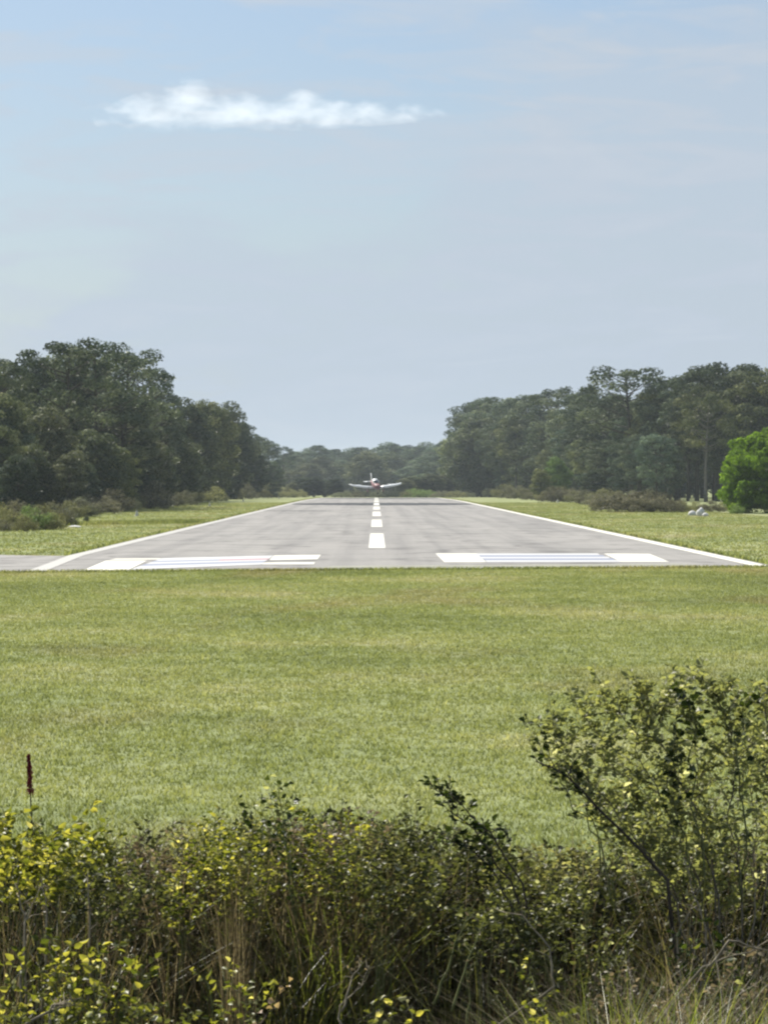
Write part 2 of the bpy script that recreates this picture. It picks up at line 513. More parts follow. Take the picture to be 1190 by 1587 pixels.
RWX0, RWX1, RW_END = -10.95, 12.3, 640.0
ry = np.concatenate([np.linspace(0, 1, 13), []])
rys = [96.0] + list(range(105, 420, 15)) + list(range(420, 641, 10))
rxs = np.linspace(RWX0, RWX1, 25)
mb = MB()
v = []
for j, y in enumerate(rys):
    for x in rxs:
        yy = end_y(x) if j == 0 else y
        wob = 0.0
        if x in (rxs[0], rxs[-1]) and j > 0:
            wob = rnd.uniform(-0.10, 0.10)
        v.append((x + wob, yy, gz(x, yy) + 0.02))
nx = len(rxs)
mb.add(v, [(j * nx + i, j * nx + i + 1, (j + 1) * nx + i + 1, (j + 1) * nx + i) for j in range(len(rys) - 1) for i in range(nx - 1)])
tag(mb.build('runway', M['asphalt']), kind='structure')
# turn-off to the left at the near end
mb = MB()
pl = [(-40, 84.5), (RWX0 - 0.003, end_y(RWX0)), (RWX0 - 0.003, 113.8), (-12.2, 114.3), (-13.5, 115.4), (-40, 119)]
mb.add([(x, y, 0.02) for x, y in pl], [(0, 1, 2, 5)], [(2, 3, 5), (3, 4, 5)])
tag(mb.build('taxiway', M['asphalt']), kind='structure')


def poly(mb, pts, dz):
    """flat painted polygon laid on the pavement"""
    v = [(x, y, gz(x, y) + dz) for x, y in pts]
    if len(pts) == 4:
        mb.add(v, [(0, 1, 2, 3)])
    else:
        mb.add(v, tris=[(0, i, i + 1) for i in range(1, len(pts) - 1)])


def mark(name, polys, mat, dz, **kw):
    mb = MB()
    for p in polys:
        poly(mb, p, dz)
    return tag(mb.build(name, mat), kind='structure', **kw)


# dark strips that paint the mirage's reflection onto the pavement
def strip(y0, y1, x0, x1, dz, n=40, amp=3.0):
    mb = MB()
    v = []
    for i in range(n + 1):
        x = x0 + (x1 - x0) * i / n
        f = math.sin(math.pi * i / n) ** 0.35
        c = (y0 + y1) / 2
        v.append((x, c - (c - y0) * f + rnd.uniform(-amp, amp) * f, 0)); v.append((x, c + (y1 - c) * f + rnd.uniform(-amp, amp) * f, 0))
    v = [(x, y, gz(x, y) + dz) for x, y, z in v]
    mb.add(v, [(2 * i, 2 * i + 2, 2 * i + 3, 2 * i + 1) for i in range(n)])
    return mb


tag(strip(368, 412, RWX0 + .6, RWX1 - .6, 0.024).build('mirage_strip', M['mirage_dark']), kind='structure')
tag(strip(292, 297, RWX0 + .6, -4.0, 0.024, amp=1).build('mirage_strip', M['mirage_dark']), kind='structure')
tag(strip(545, 600, RWX0 + .6, RWX1 - .6, 0.024, amp=6).build('mirage_strip', M['mirage_dark']), kind='structure')

# edge lines
lw = 0.52
pts_l = [(-10.15, 93.9), (-10.5, 104.0), (-10.86, 114.0)] + [(-10.86 + 0.0005 * (y - 114), y) for y in range(130, 640, 15)]
pts_r = [(12.15, 99.6)] + [(12.15, y) for y in range(115, 640, 15)]


def edge_line(pts, side):
    out = []
    for (a, b) in zip(pts[:-1], pts[1:]):
        out.append([(a[0], a[1]), (a[0] + side * lw, a[1]), (b[0] + side * lw, b[1]), (b[0], b[1])])
    return out


def fixo(q):
    return q if (q[1][0] - q[0][0]) > 0 else [q[1], q[0], q[3], q[2]]


mark('edge_line', [fixo(q) for q in edge_line(pts_l, 1)], M['edge_paint'], 0.030)
mark('edge_line', [fixo(q) for q in edge_line(pts_r, -1)], M['white_paint'], 0.030)
# centre line dashes 36 m long, 24 m apart
for k in range(9):
    y0 = 127 + 60.8 * k
    segs = []
    yy = y0
    while yy < min(y0 + 36, RW_END - 2) - 1e-6:
        y2 = min(yy + 12, y0 + 36, RW_END - 2)
        segs.append([(-0.30, yy), (0.36, yy), (0.36, y2), (-0.30, y2)])
        yy = y2
    mark('centre_line_dash', segs, M['white_paint'], 0.030)


def ypix(py):
    return FPX * EYE / (py - VY)


def rows(px_a, px_b, bounds_a, bounds_b):
    """a band between image rows at its two ends, as a world quad"""
    (ya0, ya1), (yb0, yb1) = bounds_a, bounds_b
    A0, A1, B0, B1 = ypix(ya0), ypix(ya1), ypix(yb0), ypix(yb1)
    return [(XY(px_a[0], A0), A0), (XY(px_b[0], B0), B0), (XY(px_b[1], B1), B1), (XY(px_a[1], A1), A1)]


# right threshold marking: white end blocks, striped middle
mark('threshold_marking', [[(2.20, 104.2), (3.55, 104.2), (3.62, 117.0), (2.15, 117.0)]], M['white_paint'], 0.030)
mark('threshold_marking', [[(7.95, 104.6), (9.5, 104.6), (9.85, 116.2), (8.25, 117.0)]], M['white_paint'], 0.030)
yb = [104.2, 106.8, 109.4, 111.6, 114.2, 117.0]
for i, mt in enumerate(['worn_paint', 'blue_paint', 'worn_paint', 'blue_paint', 'worn_paint']):
    mark('threshold_stripe', [[(3.57, yb[i]), (7.93, yb[i] + .2), (8.05, yb[i + 1] + .2), (3.60, yb[i + 1])]], M[mt], 0.0295)
# left threshold marking
mark('threshold_marking', [[(-3.55, 107.0), (-1.97, 108.2), (-1.97, 114.9), (-3.6, 113.7)]], M['white_paint'], 0.030)
mark('threshold_marking', [[(-8.6, 95.0), (-7.3, 95.0), (-7.55, 106.3), (-8.9, 106.3)]], M['white_paint'], 0.030)
lb0 = [95.3, 99.2, 102.0, 104.0, 106.0, 107.6, 109.8]
lb1 = [101.2, 103.8, 106.0, 107.6, 109.6, 111.0, 113.7]
cols = ['worn_paint', 'blue_paint', 'worn_paint', 'red_paint', 'worn_paint', 'worn_paint']
for i, mt in enumerate(cols):
    if mt == 'asphalt':
        continue
    if mt == 'red_paint':
        xm = -5.2; t = (xm + 7.28) / (7.28 - 3.62)
        a0 = lb0[i] + (lb1[i] - lb0[i]) * t; a1 = lb0[i + 1] + (lb1[i + 1] - lb0[i + 1]) * t
        mark('threshold_stripe', [[(-7.28, lb0[i]), (xm, a0), (xm, a1), (-7.28, lb0[i + 1])]], M['blue_paint'], 0.0295)
        mark('threshold_stripe', [[(xm, a0), (-3.62, lb1[i]), (-3.62, lb1[i + 1]), (xm, a1)]], M['red_paint'], 0.0295)
    else:
        mark('threshold_stripe', [[(-7.28, lb0[i]), (-3.62, lb1[i]), (-3.62, lb1[i + 1]), (-7.28, lb0[i + 1])]], M[mt], 0.0295)
mark('threshold_stripe', [[(-8.9, 107.3), (-7.29, 107.9), (-7.29, 109.6), (-8.8, 109.2)]], M['white_paint'], 0.0295)
mark('threshold_stripe', [[(-3.61, 101.4), (-1.97, 101.6), (-1.97, 104.2), (-3.61, 103.6)]], M['white_paint'], 0.0295)
# pale concrete strip at the very end
mb = MB()
n = 30
vv = []
for i in range(n + 1):
    x = -9.2 + (RWX1 + 9.2) * i / n
    y0 = end_y(x) - 0.15
    vv += [(x, y0, 0.026), (x, y0 + 3.2 + (1.0 if -2 < x < 9.8 else -1.4), 0.026)]
mb.add(vv, [(2 * i, 2 * i + 2, 2 * i + 3, 2 * i + 1) for i in range(n)])
tag(mb.build('concrete_strip', M['concrete']), kind='structure')

# ------------------------------------------------------------------ mown turf blades (nobody could count them)
def turf(n, y0, y1, hmin, hmax, wd, xfun, per=5, spread=0.05, power=1.0):
    u = rng.random(n)
    y = (y0 ** power + u * (y1 ** power - y0 ** power)) ** (1 / power)
    x = xfun(y, n)
    ok = ~((y > 96 + x * 0.26 - 0.2) & (x > RWX0 - 0.05) & (x < RWX1 + 0.05) & (y < RW_END))
    ok &= ~((x <= RWX0) & (y > 96 + (x + 0) * 0.26 + (-10.95 - x) * (-0.13) - 0.2) & (y < 114 + (-11 - x) * 0.17))
    x, y = x[ok], y[ok]
    n = len(x)
    z = -0.75 * sstep(420, 840, y)
    b = np.repeat(np.stack([x, y, z - 0.005], 1), per, 0)
    m = n * per
    b[:, :2] += rng.normal(0, spread, (m, 2))
    tn = np.repeat(rng.random(n), per) * 0.6 + rng.random(m) * 0.4
    h = rng.uniform(hmin, hmax, m)
    az = rng.uniform(0, 2 * np.pi, m)
    ln = rng.uniform(0.2, 1.1, m)
    tip = b + np.stack([np.cos(az) * ln * h, np.sin(az) * ln * h, h], 1)
    fa = rng.uniform(0, 2 * np.pi, m)
    sd = np.stack([np.cos(fa), np.sin(fa), 0 * fa], 1) * (wd * rng.uniform(.6, 1.3, m))[:, None]
    v = np.stack([b - sd, b + sd, tip], 1).reshape(-1, 3)
    return v, np.arange(m * 3).reshape(-1, 3), tn


mb = MB()
wedge = lambda y, n: (rng.random(n) - 0.49) * 0.27 * y
v, t, tn = turf(110000, 19, 99, 0.018, 0.05, 0.009, wedge, 5, 0.06, 1.5)
mb.add(v, tris=t, tt=tn)
v, t, tn = turf(5000, 17, 99, 0.05, 0.09, 0.009, wedge, 6, 0.04, 1.5)
mb.add(v, tris=t, tt=np.minimum(tn + .2, 1))
o = mb.build('grass', M['turf'])
tag(o, 'mown green field grass between the thicket and the runway end', 'grass', kind='stuff')
mb = MB()
v, t, tn = turf(60000, 99, 420, 0.03, 0.08, 0.03, lambda y, n: np.where(rng.random(n) < .5, rng.uniform(-30, RWX0, n), rng.uniform(RWX1, 30, n)), 4, 0.12, 0.6)
mb.add(v, tris=t, tt=tn)
# ragged grass edge along both sides of the pavement
yy = rng.uniform(100, 640, 16000)
xx = np.where(rng.random(len(yy)) < .5, RWX0 - rng.random(len(yy)) * .25, RWX1 + rng.random(len(yy)) * .25)
ok = ~((xx < 0) & (yy < 115))
xx, yy = xx[ok], yy[ok]
bb = np.stack([xx, yy, -0.75 * sstep(420, 840, yy)], 1)
mb.blades(bb, rng.uniform(.08, .22, len(bb)), .5, rng.uniform(0, 6.28, len(bb)), .06, rng.random(len(bb)), 2)
xx = rng.uniform(-22, 13, 9000)
yb_ = np.where(xx < RWX0, 96 + RWX0 * .26 + (xx - RWX0) * .39, 96 + xx * .26)
bb = np.stack([xx, yb_ - rng.random(len(xx)) * .5, 0 * xx], 1)
mb.blades(bb, rng.uniform(.05, .13, len(bb)), .5, rng.uniform(0, 6.28, len(bb)), .03, rng.random(len(bb)) * .8, 2)
tag(mb.build('grass', M['turf']), 'mown grass verges beside and beyond the runway end', 'grass', kind='stuff')

# strip of taller grass in the darker tints at the left
xx = rng.uniform(-24, -8.9, 9000)
yy = 190 + (xx + 24) * 1.6 + rng.normal(0, 2.0, len(xx))
ok = xx < RWX0 - .3
xx, yy = xx[ok], yy[ok]
mb = MB()
mb.blades(np.stack([xx, yy, 0 * xx], 1), rng.uniform(.12, .34, len(xx)), .5, rng.uniform(0, 6.28, len(xx)), .05, rng.random(len(xx)) * .35, 2)
tag(mb.build('tall_grass', M['turf']), 'darker strip of taller grass crossing the verge left of the runway', 'grass', kind='stuff')

# ------------------------------------------------------------------ trees
def ellipsoid_pts(c, r, n, shell=0.75, r_=rng, top=0.25):
    d = r_.normal(size=(n, 3)); d /= np.linalg.norm(d, axis=1)[:, None]
    d[:, 2] = np.where((d[:, 2] < -0.2) & (r_.random(n) < top), -d[:, 2], d[:, 2])
    rad = shell + (1.05 - shell) * r_.random(n)
    rad = np.where(r_.random(n) < .2, rad * r_.uniform(.3, 1, n), rad)
    p = np.asarray(c) + d * rad[:, None] * np.asarray(r)
    nn = d / np.asarray(r)
    nn /= np.linalg.norm(nn, axis=1)[:, None]
    nn = nn * 1.0 + r_.normal(0, 0.34, size=(n, 3))
    return p, nn


def limb(mb, a, b, r0, r1, sag=0.1, k=5):
    a, b = np.array(a, float), np.array(b, float)
    mid = (a + b) / 2 + np.array([rnd.uniform(-.1, .1), rnd.uniform(-.1, .1), -sag]) * np.linalg.norm(b - a)
    pts = [a, (a + mid) / 2 + 0, mid, (mid + b) / 2, b]
    mb.tube(pts, np.linspace(r0, r1, 5), k)


def tree_proto(name, trunk_mb, crown_mb, crown_mat, bark, crown='crown'):
    root = empty(name)
    trunk_mb.build('trunk', bark, root, smooth=True)
    c = crown_mb.build(crown, crown_mat, root)
    return root


def pine(seed, H=15.0, bare=0.42, spread=3.6, npuff=34, nleaf=150, leaf=0.19, open_=0.0, pr_=(.95, 1.35)):
    """long trunk, rising limbs, domed crown of rounded needle masses"""
    r = random.Random(seed)
    tb, cb = MB(), MB()
    bend = [r.uniform(-.6, .6), r.uniform(-.6, .6)]
    tp = [(bend[0] * (t ** 2), bend[1] * (t ** 2), t * H * 0.93 - 0.3) for t in np.linspace(0, 1, 9)]
    tb.tube(tp, np.linspace(0.24, 0.06, 9), 8)
    z0 = bare * H
    for i in range(npuff):
        f = (i + .5) / npuff                      # 0 top .. 1 bottom of the crown
        az = i * 2.39996 + r.uniform(-.35, .35)
        rr = spread * (1 - (1 - min(1, f * 1.55)) ** 2) ** .5 * r.uniform(.72, 1.02)
        zt = H - 1.0 - (H - 1.0 - z0) * (f ** 1.25)
        if f > .65: rr *= 1 - (f - .65) * 1.1
        if open_ and .25 < f and r.random() < open_: continue
        c = np.array([bend[0] * .8 + math.cos(az) * rr, bend[1] * .8 + math.sin(az) * rr, zt + r.uniform(-.45, .45)])
        h = max(z0 * .92, zt - rr * .55)
        o = np.array([bend[0] * (h / H) ** 2, bend[1] * (h / H) ** 2, h])
        limb(tb, o, c, 0.07, 0.02, 0.06)
        pr = r.uniform(*pr_)
        p, nn = ellipsoid_pts(c, (pr, pr, pr * r.uniform(.5, .66)), int(nleaf * pr ** 1.6), .72)
        tn = np.clip(r.random() * .65 + rng.random(len(p)) * .4 - .03, 0, 1)
        cb.cards(p, nn, rng.uniform(leaf * .6, leaf * 1.25, len(p)), .6, tn)
    return tree_proto('pine_tree', tb, cb, M['pine'], M['bark'])


def broad(seed, H=12.0, rad=3.6, low=0.06, npuff=70, nleaf=95, leaf=0.21, mat='broad', name='leafy_tree', bark='bark', cone=False, pr_=(0.8, 1.5)):
    r = random.Random(seed)
    tb, cb = MB(), MB()
    tp = [(r.uniform(-.1, .1), r.uniform(-.1, .1), t * H * .8 - .3) for t in np.linspace(0, 1, 7)]
    tb.tube(tp, np.linspace(.26, .06, 7) * H / 12, 7)
    zc = H * (low + (1 - low) / 2); zr = H * (1 - low) / 2
    for i in range(npuff):
        z = 1 - 2 * (i + .5) / npuff
        az = i * 2.39996 + r.uniform(-.3, .3)
        if cone:
            f = (z + 1) / 2
            rr = rad * (1 - f) ** 0.75 * r.uniform(.75, 1.05) + .1
            zz = low * H + f * (H * (1 - low) - .5)
        else:
            rr = rad * max(0, 1 - abs(z) ** ((40 if low == 0 else 2.6) if z < 0 else 2.0)) ** .5 * r.uniform(.62, 1.02)
            zz = zc + z * (zr - .6) + r.uniform(-.5, .5)
        c = np.array([math.cos(az) * rr, math.sin(az) * rr, zz])
        pr = r.uniform(*pr_) * (0.7 if cone else 1) * H / 12
        if i % 3 == 0:
            limb(tb, (0, 0, max(0.2, zz * .55)), c, .06 * H / 12, .015, 0.02, 4)
        p, nn = ellipsoid_pts(c, (pr, pr, pr * r.uniform(.55, .7)), int(nleaf * pr ** 1.6 * (12 / H) ** 1.2), .74)
        tn = np.clip(r.random() * .65 + rng.random(len(p)) * .4 - .03, 0, 1)
        cb.cards(p, nn, rng.uniform(leaf * .6, leaf * 1.2, len(p)), .7, tn)
    if low == 0:                        # foliage reaching the ground all round
        for i in range(70):
            az = i * 2.39996; rr = rad * r.uniform(.55, .98); pr = r.uniform(.5, .95)
            p, nn = ellipsoid_pts((math.cos(az) * rr, math.sin(az) * rr, r.uniform(.3, 1.9)), (pr, pr, pr * .7), int(nleaf * pr ** 1.6), .74)
            p[:, 2] = np.maximum(p[:, 2], .02)
            cb.cards(p, nn, rng.uniform(leaf * .6, leaf * 1.2, len(p)), .7, np.clip(r.random() * .65 + rng.random(len(p)) * .4 - .03, 0, 1))
    return tree_proto(name, tb, cb, M[mat], M[bark])


def shrub(seed, H=2.0, rad=1.6, npuff=26, nleaf=150, leaf=0.09, mat='brush', name='verge_shrub', twigs=10):
    r = random.Random(seed)
    tb, cb = MB(), MB()
    for i in range(twigs):
        az = r.uniform(0, 6.28); rr = r.uniform(.3, .95) * rad
        limb(tb, (r.uniform(-.2, .2), r.uniform(-.2, .2), -.05), (math.cos(az) * rr, math.sin(az) * rr, H * r.uniform(.6, 1.06)), .03, .008, -.03, 4)
    for i in range(npuff):
        az = i * 2.39996; rr = rad * math.sqrt((i + .5) / npuff)
        top = H * (1 - (rr / rad) ** 2 * .55)
        zz = r.uniform(.12, .92) * top
        pr = r.uniform(.25, .42) * H * .8
        p, nn = ellipsoid_pts((math.cos(az) * rr, math.sin(az) * rr, max(zz, pr * .6)), (pr, pr, pr * .8), int(nleaf * (pr / .5) ** 1.2), .55)
        p[:, 2] = np.maximum(p[:, 2], 0.0)
        cb.cards(p, nn, rng.uniform(leaf * .5, leaf * 1.2, len(p)), .5)
    root = empty(name)
    tb.build('stems', M['bark'], root)
    cb.build('foliage', M[mat], root)
    return root


PR = {
    'pineA': (pine(1, 15, .42, 3.9, 36), 14.7), 'pineB': (pine(2, 15, .50, 4.4, 34, open_=.15), 14.7), 'pineC': (pine(3, 15, .30, 3.4, 42), 14.7),
    'pineD': (pine(4, 15, .52, 4.2, 34, open_=.38, pr_=(.75, 1.15)), 14.7), 'pineE': (pine(5, 15, .12, 3.6, 60), 14.7),
    'brA': (broad(11, npuff=56, nleaf=150, pr_=(1.1, 1.7)), 12.0), 'brB': (broad(12, 12, 4.2, .03, 64, 150, pr_=(1.1, 1.8)), 12.0), 'brC': (broad(13, 12, 3.0, .05, 46, 150, pr_=(1.0, 1.5)), 12.0),
    'cone': (broad(14, 11.5, 2.4, .02, 60, 110, name='cedar_tree', cone=True), 11.5),
    'shA': (shrub(21), 2.0), 'shB': (shrub(22, 2.0, 2.3, 34), 2.0), 'shC': (shrub(23, 2.0, 1.1, 18), 2.0),
    'vivid': (broad(31, 7.0, 4.3, .0, 330, 240, .13, 'vivid', 'bright_green_tree', pr_=(.5, 1.35)), 7.0),
}
used = set()
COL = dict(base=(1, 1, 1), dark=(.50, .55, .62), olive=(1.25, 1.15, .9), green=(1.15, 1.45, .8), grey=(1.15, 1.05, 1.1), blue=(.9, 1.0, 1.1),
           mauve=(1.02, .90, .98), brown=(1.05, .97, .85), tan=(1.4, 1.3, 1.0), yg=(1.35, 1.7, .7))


def put(kind, x, y, h, col='base', label=None, cat='tree', group=None, wide=1.0, rz=None):
    proto, H = PR[kind]
    s = h / H
    c = np.array(COL[col]) * rnd.uniform(.85, 1.15)
    loc = (x, y, gz(x, y) - 0.02)
    rz = rnd.uniform(0, 6.28) if rz is None else rz
    if kind not in used:
        used.add(kind)
        place(proto, loc, rz, (s * wide, s * wide, s), tuple(c))
        o = proto
    else:
        o = copy_tree(proto, loc, rz, (s * wide, s * wide, s), tuple(c))
        for k in ('label', 'group', 'category'):
            if k in o: del o[k]
    tag(o, label, cat, group)
    return o


def by_px(kind, px, top, Y, col='base', **kw):
    x = XY(px, Y)
    h = EYE - (top - VY) / FPX * Y - gz(x, Y)
    return put(kind, x, Y, h, col, **kw)


def interp(tab, x):
    return float(np.interp(x, [a for a, b in tab], [b for a, b in tab]))


GL = 'trees of the wood left of the runway'
GR = 'trees of the wood right of the runway'
GF = 'trees of the wood closing the far end'
# skyline trees, left:  kind px top depth colour wide label
sky_left = [
    ('pineB', -18, 552, 300, 'base', 1.05, 'tall pine cut by the left edge of the photo'),
    ('pineD', 14, 550, 318, 'base', .9, 'thin pine at the far left with a sky gap beside its crown'),
    ('pineA', 62, 556, 330, 'dark', .85, 'short dark pine just left of the highest crown of the left wood'),
    ('pineD', 103, 524, 305, 'base', 1.15, 'tallest pine of the left wood with a rounded see-through crown'),
    ('pineB', 150, 532, 312, 'base', 1.05, 'tall pine second highest on the left skyline'),
    ('pineD', 192, 541, 330, 'base', 1.15, 'broad open pine right of the two highest left pines, sky showing through'),
    ('pineD', 228, 566, 345, 'base', .95, 'leaning sparse pine reaching right over the dip in the left skyline'),
    ('pineC', 250, 605, 385, 'base', .9, 'small pine in the dip of the left skyline'),
    ('brA', 290, 627, 425, 'base', .95, 'rounded tree right of the dip in the left skyline'),
    ('brB', 322, 624, 455, 'olive', .8, 'olive tree with a sunlit top on the left skyline'),
    ('brA', 352, 632, 520, 'base', .9, 'rounded tree crowning the shoulder of the left wood'),
    ('pineE', 372, 655, 600, 'base', 1.0, 'pine on the falling slope of the left skyline'),
    ('pineA', 398, 676, 690, 'base', 1.0, 'small crowned pine above the far part of the left wood'),
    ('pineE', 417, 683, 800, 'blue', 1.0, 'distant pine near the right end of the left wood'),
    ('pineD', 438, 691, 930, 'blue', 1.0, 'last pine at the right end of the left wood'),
]
for k, px, top, Y, col, w, lab in sky_left:
    by_px(k, px, top, Y, col, wide=w, label=lab, group=GL)
SKL = [(-60, 560), (0, 560), (60, 555), (100, 540), (150, 545), (200, 560), (240, 600), (262, 625), (300, 632), (350, 640), (380, 670), (400, 684), (430, 695), (460, 703)]
# front and middle of the left wood
for i in range(62):
    px = -45 + 495 * ((i * 0.618) % 1)
    lim = interp(SKL, px)
    Y = 30.5 * FPX / (VX - px) * rnd.uniform(.98, 1.28)
    Y = max(Y, 262)
    base = 748 + FPX * EYE / Y
    top = lim + (base - lim) * rnd.uniform(.08, .5) + 4
    k = rnd.choice(['brA', 'brB', 'brC', 'pineE', 'pineC', 'pineA', 'brB', 'pineE'])
    broadk = k.startswith('br')
    by_px(k, px, top, Y, rnd.choice(['base', 'base', 'dark', 'blue', 'grey', 'olive', 'base']),
          wide=rnd.uniform(.8, 1.1) * (1.1 if broadk else 1.2),
          label='dense leafy tree inside the left wood' if broadk else 'pine inside the left wood, below its skyline', group=GL)
# back rows so that no light leaks through
for i in range(46):
    px = -60 + 490 * ((i * 0.755) % 1)
    Y = 30.5 * FPX / (VX - px) * rnd.uniform(1.3, 1.6) + 20
    lim = interp(SKL, px)
    top = lim + (48 if 50 < px < 240 else 28) + rnd.uniform(0, 26)
    k = rnd.choice(['brA', 'brB', 'pineE', 'pineC'])
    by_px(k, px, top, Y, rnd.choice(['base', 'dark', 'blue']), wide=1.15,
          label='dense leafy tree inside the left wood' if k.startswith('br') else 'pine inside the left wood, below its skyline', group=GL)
# named trees of the left wood front
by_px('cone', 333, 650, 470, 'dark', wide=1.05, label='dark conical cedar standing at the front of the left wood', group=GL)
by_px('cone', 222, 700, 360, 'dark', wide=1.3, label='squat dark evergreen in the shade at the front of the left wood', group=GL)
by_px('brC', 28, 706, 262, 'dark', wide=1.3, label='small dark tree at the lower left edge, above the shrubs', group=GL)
by_px('brC', 108, 700, 270, 'grey', wide=1.15, label='low grey green tree at the front left, behind the roadside shrubs', group=GL)
by_px('brA', 70, 640, 285, 'grey', wide=1.1, label='pale greyish tree filling the left wood under the highest pine', group=GL)
by_px('brA', 8, 655, 290, 'olive', wide=1.0, label='olive tree at the left edge of the wood', group=GL)
by_px('pineE', 190, 600, 320, 'base', wide=1.2, label='full pine with a pale sunlit side in the middle of the left wood', group=GL)
by_px('brB', 268, 672, 390, 'base', wide=1.05, label='round dark leafy tree left of the conical cedar', group=GL)
by_px('brA', 385, 690, 560, 'dark', wide=1.1, label='dark round tree right of the conical cedar', group=GL)
for px, top, Y, col in [(150, 668, 292, 'base'), (182, 690, 300, 'olive'), (214, 660, 335, 'grey'), (244, 690, 352, 'base'), (286, 690, 410, 'base'), (308, 700, 440, 'olive'), (356, 712, 520, 'base'), (44, 690, 270, 'base'), (130, 720, 285, 'dark')]:
    by_px('brC', px, top, Y, col, wide=1.25, label='lower leafy tree along the front edge of the left wood', group=GL)
by_px('brC', 420, 715, 640, 'blue', wide=1.3, label='low bluish tree where the left wood nears the runway', group=GL)

sky_right = [
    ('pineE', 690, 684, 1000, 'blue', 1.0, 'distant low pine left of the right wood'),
    ('pineE', 738, 632, 790, 'blue', 1.3, 'leftmost pine of the right wood with an overhanging crown'),
    ('pineC', 742, 620, 760, 'base', 1.3, 'tall pine second from the left end of the right wood'),
    ('pineE', 768, 616, 735, 'base', 1.25, 'full round pine near the left end of the right wood'),
    ('pineC', 796, 615, 700, 'base', 1.25, 'pine on the level left part of the right skyline'),
    ('pineE', 828, 612, 650, 'base', 1.15, 'broad pine left of the first see-through crown'),
    ('pineD', 864, 599, 610, 'base', 1.1, 'open crowned pine with sky showing, left of the right skyline centre'),
    ('pineE', 896, 612, 570, 'base', 1.1, 'rounded pine between the two open crowned ones'),
    ('pineA', 926, 602, 540, 'base', 1.1, 'pine just left of the high open crown on the right'),
    ('pineD', 979, 566, 470, 'base', 1.35, 'high pine with a wide open crown and sky holes on the right skyline'),
    ('pineE', 1018, 600, 470, 'olive', 1.05, 'lower pine right of the high open crown'),
    ('pineA', 1048, 584, 465, 'base', 1.05, 'dark pine left of the highest right group'),
    ('pineC', 1080, 572, 455, 'base', 1.15, 'tall pine leftmost of the highest right group'),
    ('pineA', 1112, 563, 452, 'base', 1.15, 'tall pine in the middle of the highest right group'),
    ('pineE', 1148, 565, 446, 'base', 1.1, 'tall dense pine near the right edge'),
    ('pineA', 1188, 568, 440, 'olive', 1.1, 'sunlit pine cut by the right edge'),
]
for k, px, top, Y, col, w, lab in sky_right:
    by_px(k, px, top, Y, col, wide=w, label=lab, group=GR)
SKR = [(690, 690), (715, 655), (740, 632), (790, 622), (860, 618), (920, 612), (950, 600), (980, 592), (1030, 598), (1080, 585), (1190, 580), (1240, 580)]
DR = [(690, 1000), (720, 770), (790, 690), (860, 600), (950, 500), (1060, 450), (1240, 440)]
for i in range(66):
    px = 722 + 313 * ((i * 0.618) % 1)
    lim = interp(SKR, px); Y = interp(DR, px) * rnd.uniform(.93, 1.12)
    base = 748 + FPX * EYE / Y
    top = lim + (base - lim) * rnd.uniform(.06, .55)
    k = rnd.choice(['pineE', 'pineC', 'brA', 'brB', 'pineE', 'pineA', 'brC']) if px < 860 else rnd.choice(['pineE', 'pineC', 'pineA'])
    bk = k.startswith('br')
    by_px(k, px, top, Y, rnd.choice(['base', 'base', 'blue', 'olive', 'grey']), wide=rnd.uniform(1.0, 1.35),
          label='leafy tree inside the right wood' if bk else 'pine inside the right wood, below its skyline', group=GR)
for i in range(40):
    px = 728 + 522 * ((i * 0.755) % 1)
    lim = interp(SKR, px) + 12; Y = interp(DR, px) * rnd.uniform(1.25, 1.5)
    k = rnd.choice(['pineE', 'brB', 'brA', 'pineC'])
    by_px(k, px, lim + rnd.uniform(5, 40), Y, rnd.choice(['base', 'dark', 'blue']), wide=1.35,
          label='leafy tree inside the right wood' if k.startswith('br') else 'pine inside the right wood, below its skyline', group=GR)
# pine stand with bare trunks showing at the right
for i, px in enumerate([1038, 1052, 1066, 1079, 1094, 1106, 1121, 1137, 1152, 1168, 1184, 1200]):
    Y = 452 + rnd.uniform(-10, 26)
    by_px(rnd.choice(['pineB', 'pineD', 'pineA']), px, 590 + rnd.uniform(0, 40), Y, rnd.choice(['base', 'olive', 'base']), wide=1.05,
          label='bare trunked pine of the open stand at the right', group='bare trunked pines at the right')
o = by_px('pineB', 1093, 612, 432, 'olive', wide=.9, label='pine with one pale straight trunk in front of the open stand', group=None)
for ch in o.children:
    if ch.name.startswith('trunk'):
        ch.data = ch.data.copy(); ch.data.materials[0] = M['pale_bark']; ch['label'] = 'pale straight trunk'

# far wood
FT = [(448, 703), (462, 700), (478, 698), (497, 690), (510, 698), (524, 696), (545, 698), (560, 693), (575, 701), (588, 703), (600, 690), (614, 688), (628, 690), (642, 692), (656, 690), (670, 697), (682, 690), (697, 682)]
for i, (px, top) in enumerate(FT):
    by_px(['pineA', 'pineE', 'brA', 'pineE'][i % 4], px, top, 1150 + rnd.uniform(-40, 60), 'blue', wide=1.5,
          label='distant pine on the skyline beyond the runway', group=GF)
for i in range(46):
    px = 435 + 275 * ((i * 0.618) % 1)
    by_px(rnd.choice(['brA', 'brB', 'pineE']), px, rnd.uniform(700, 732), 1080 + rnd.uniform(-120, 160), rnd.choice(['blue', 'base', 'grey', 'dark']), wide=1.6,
          label='distant hazy tree in the wood beyond the runway', group=GF)
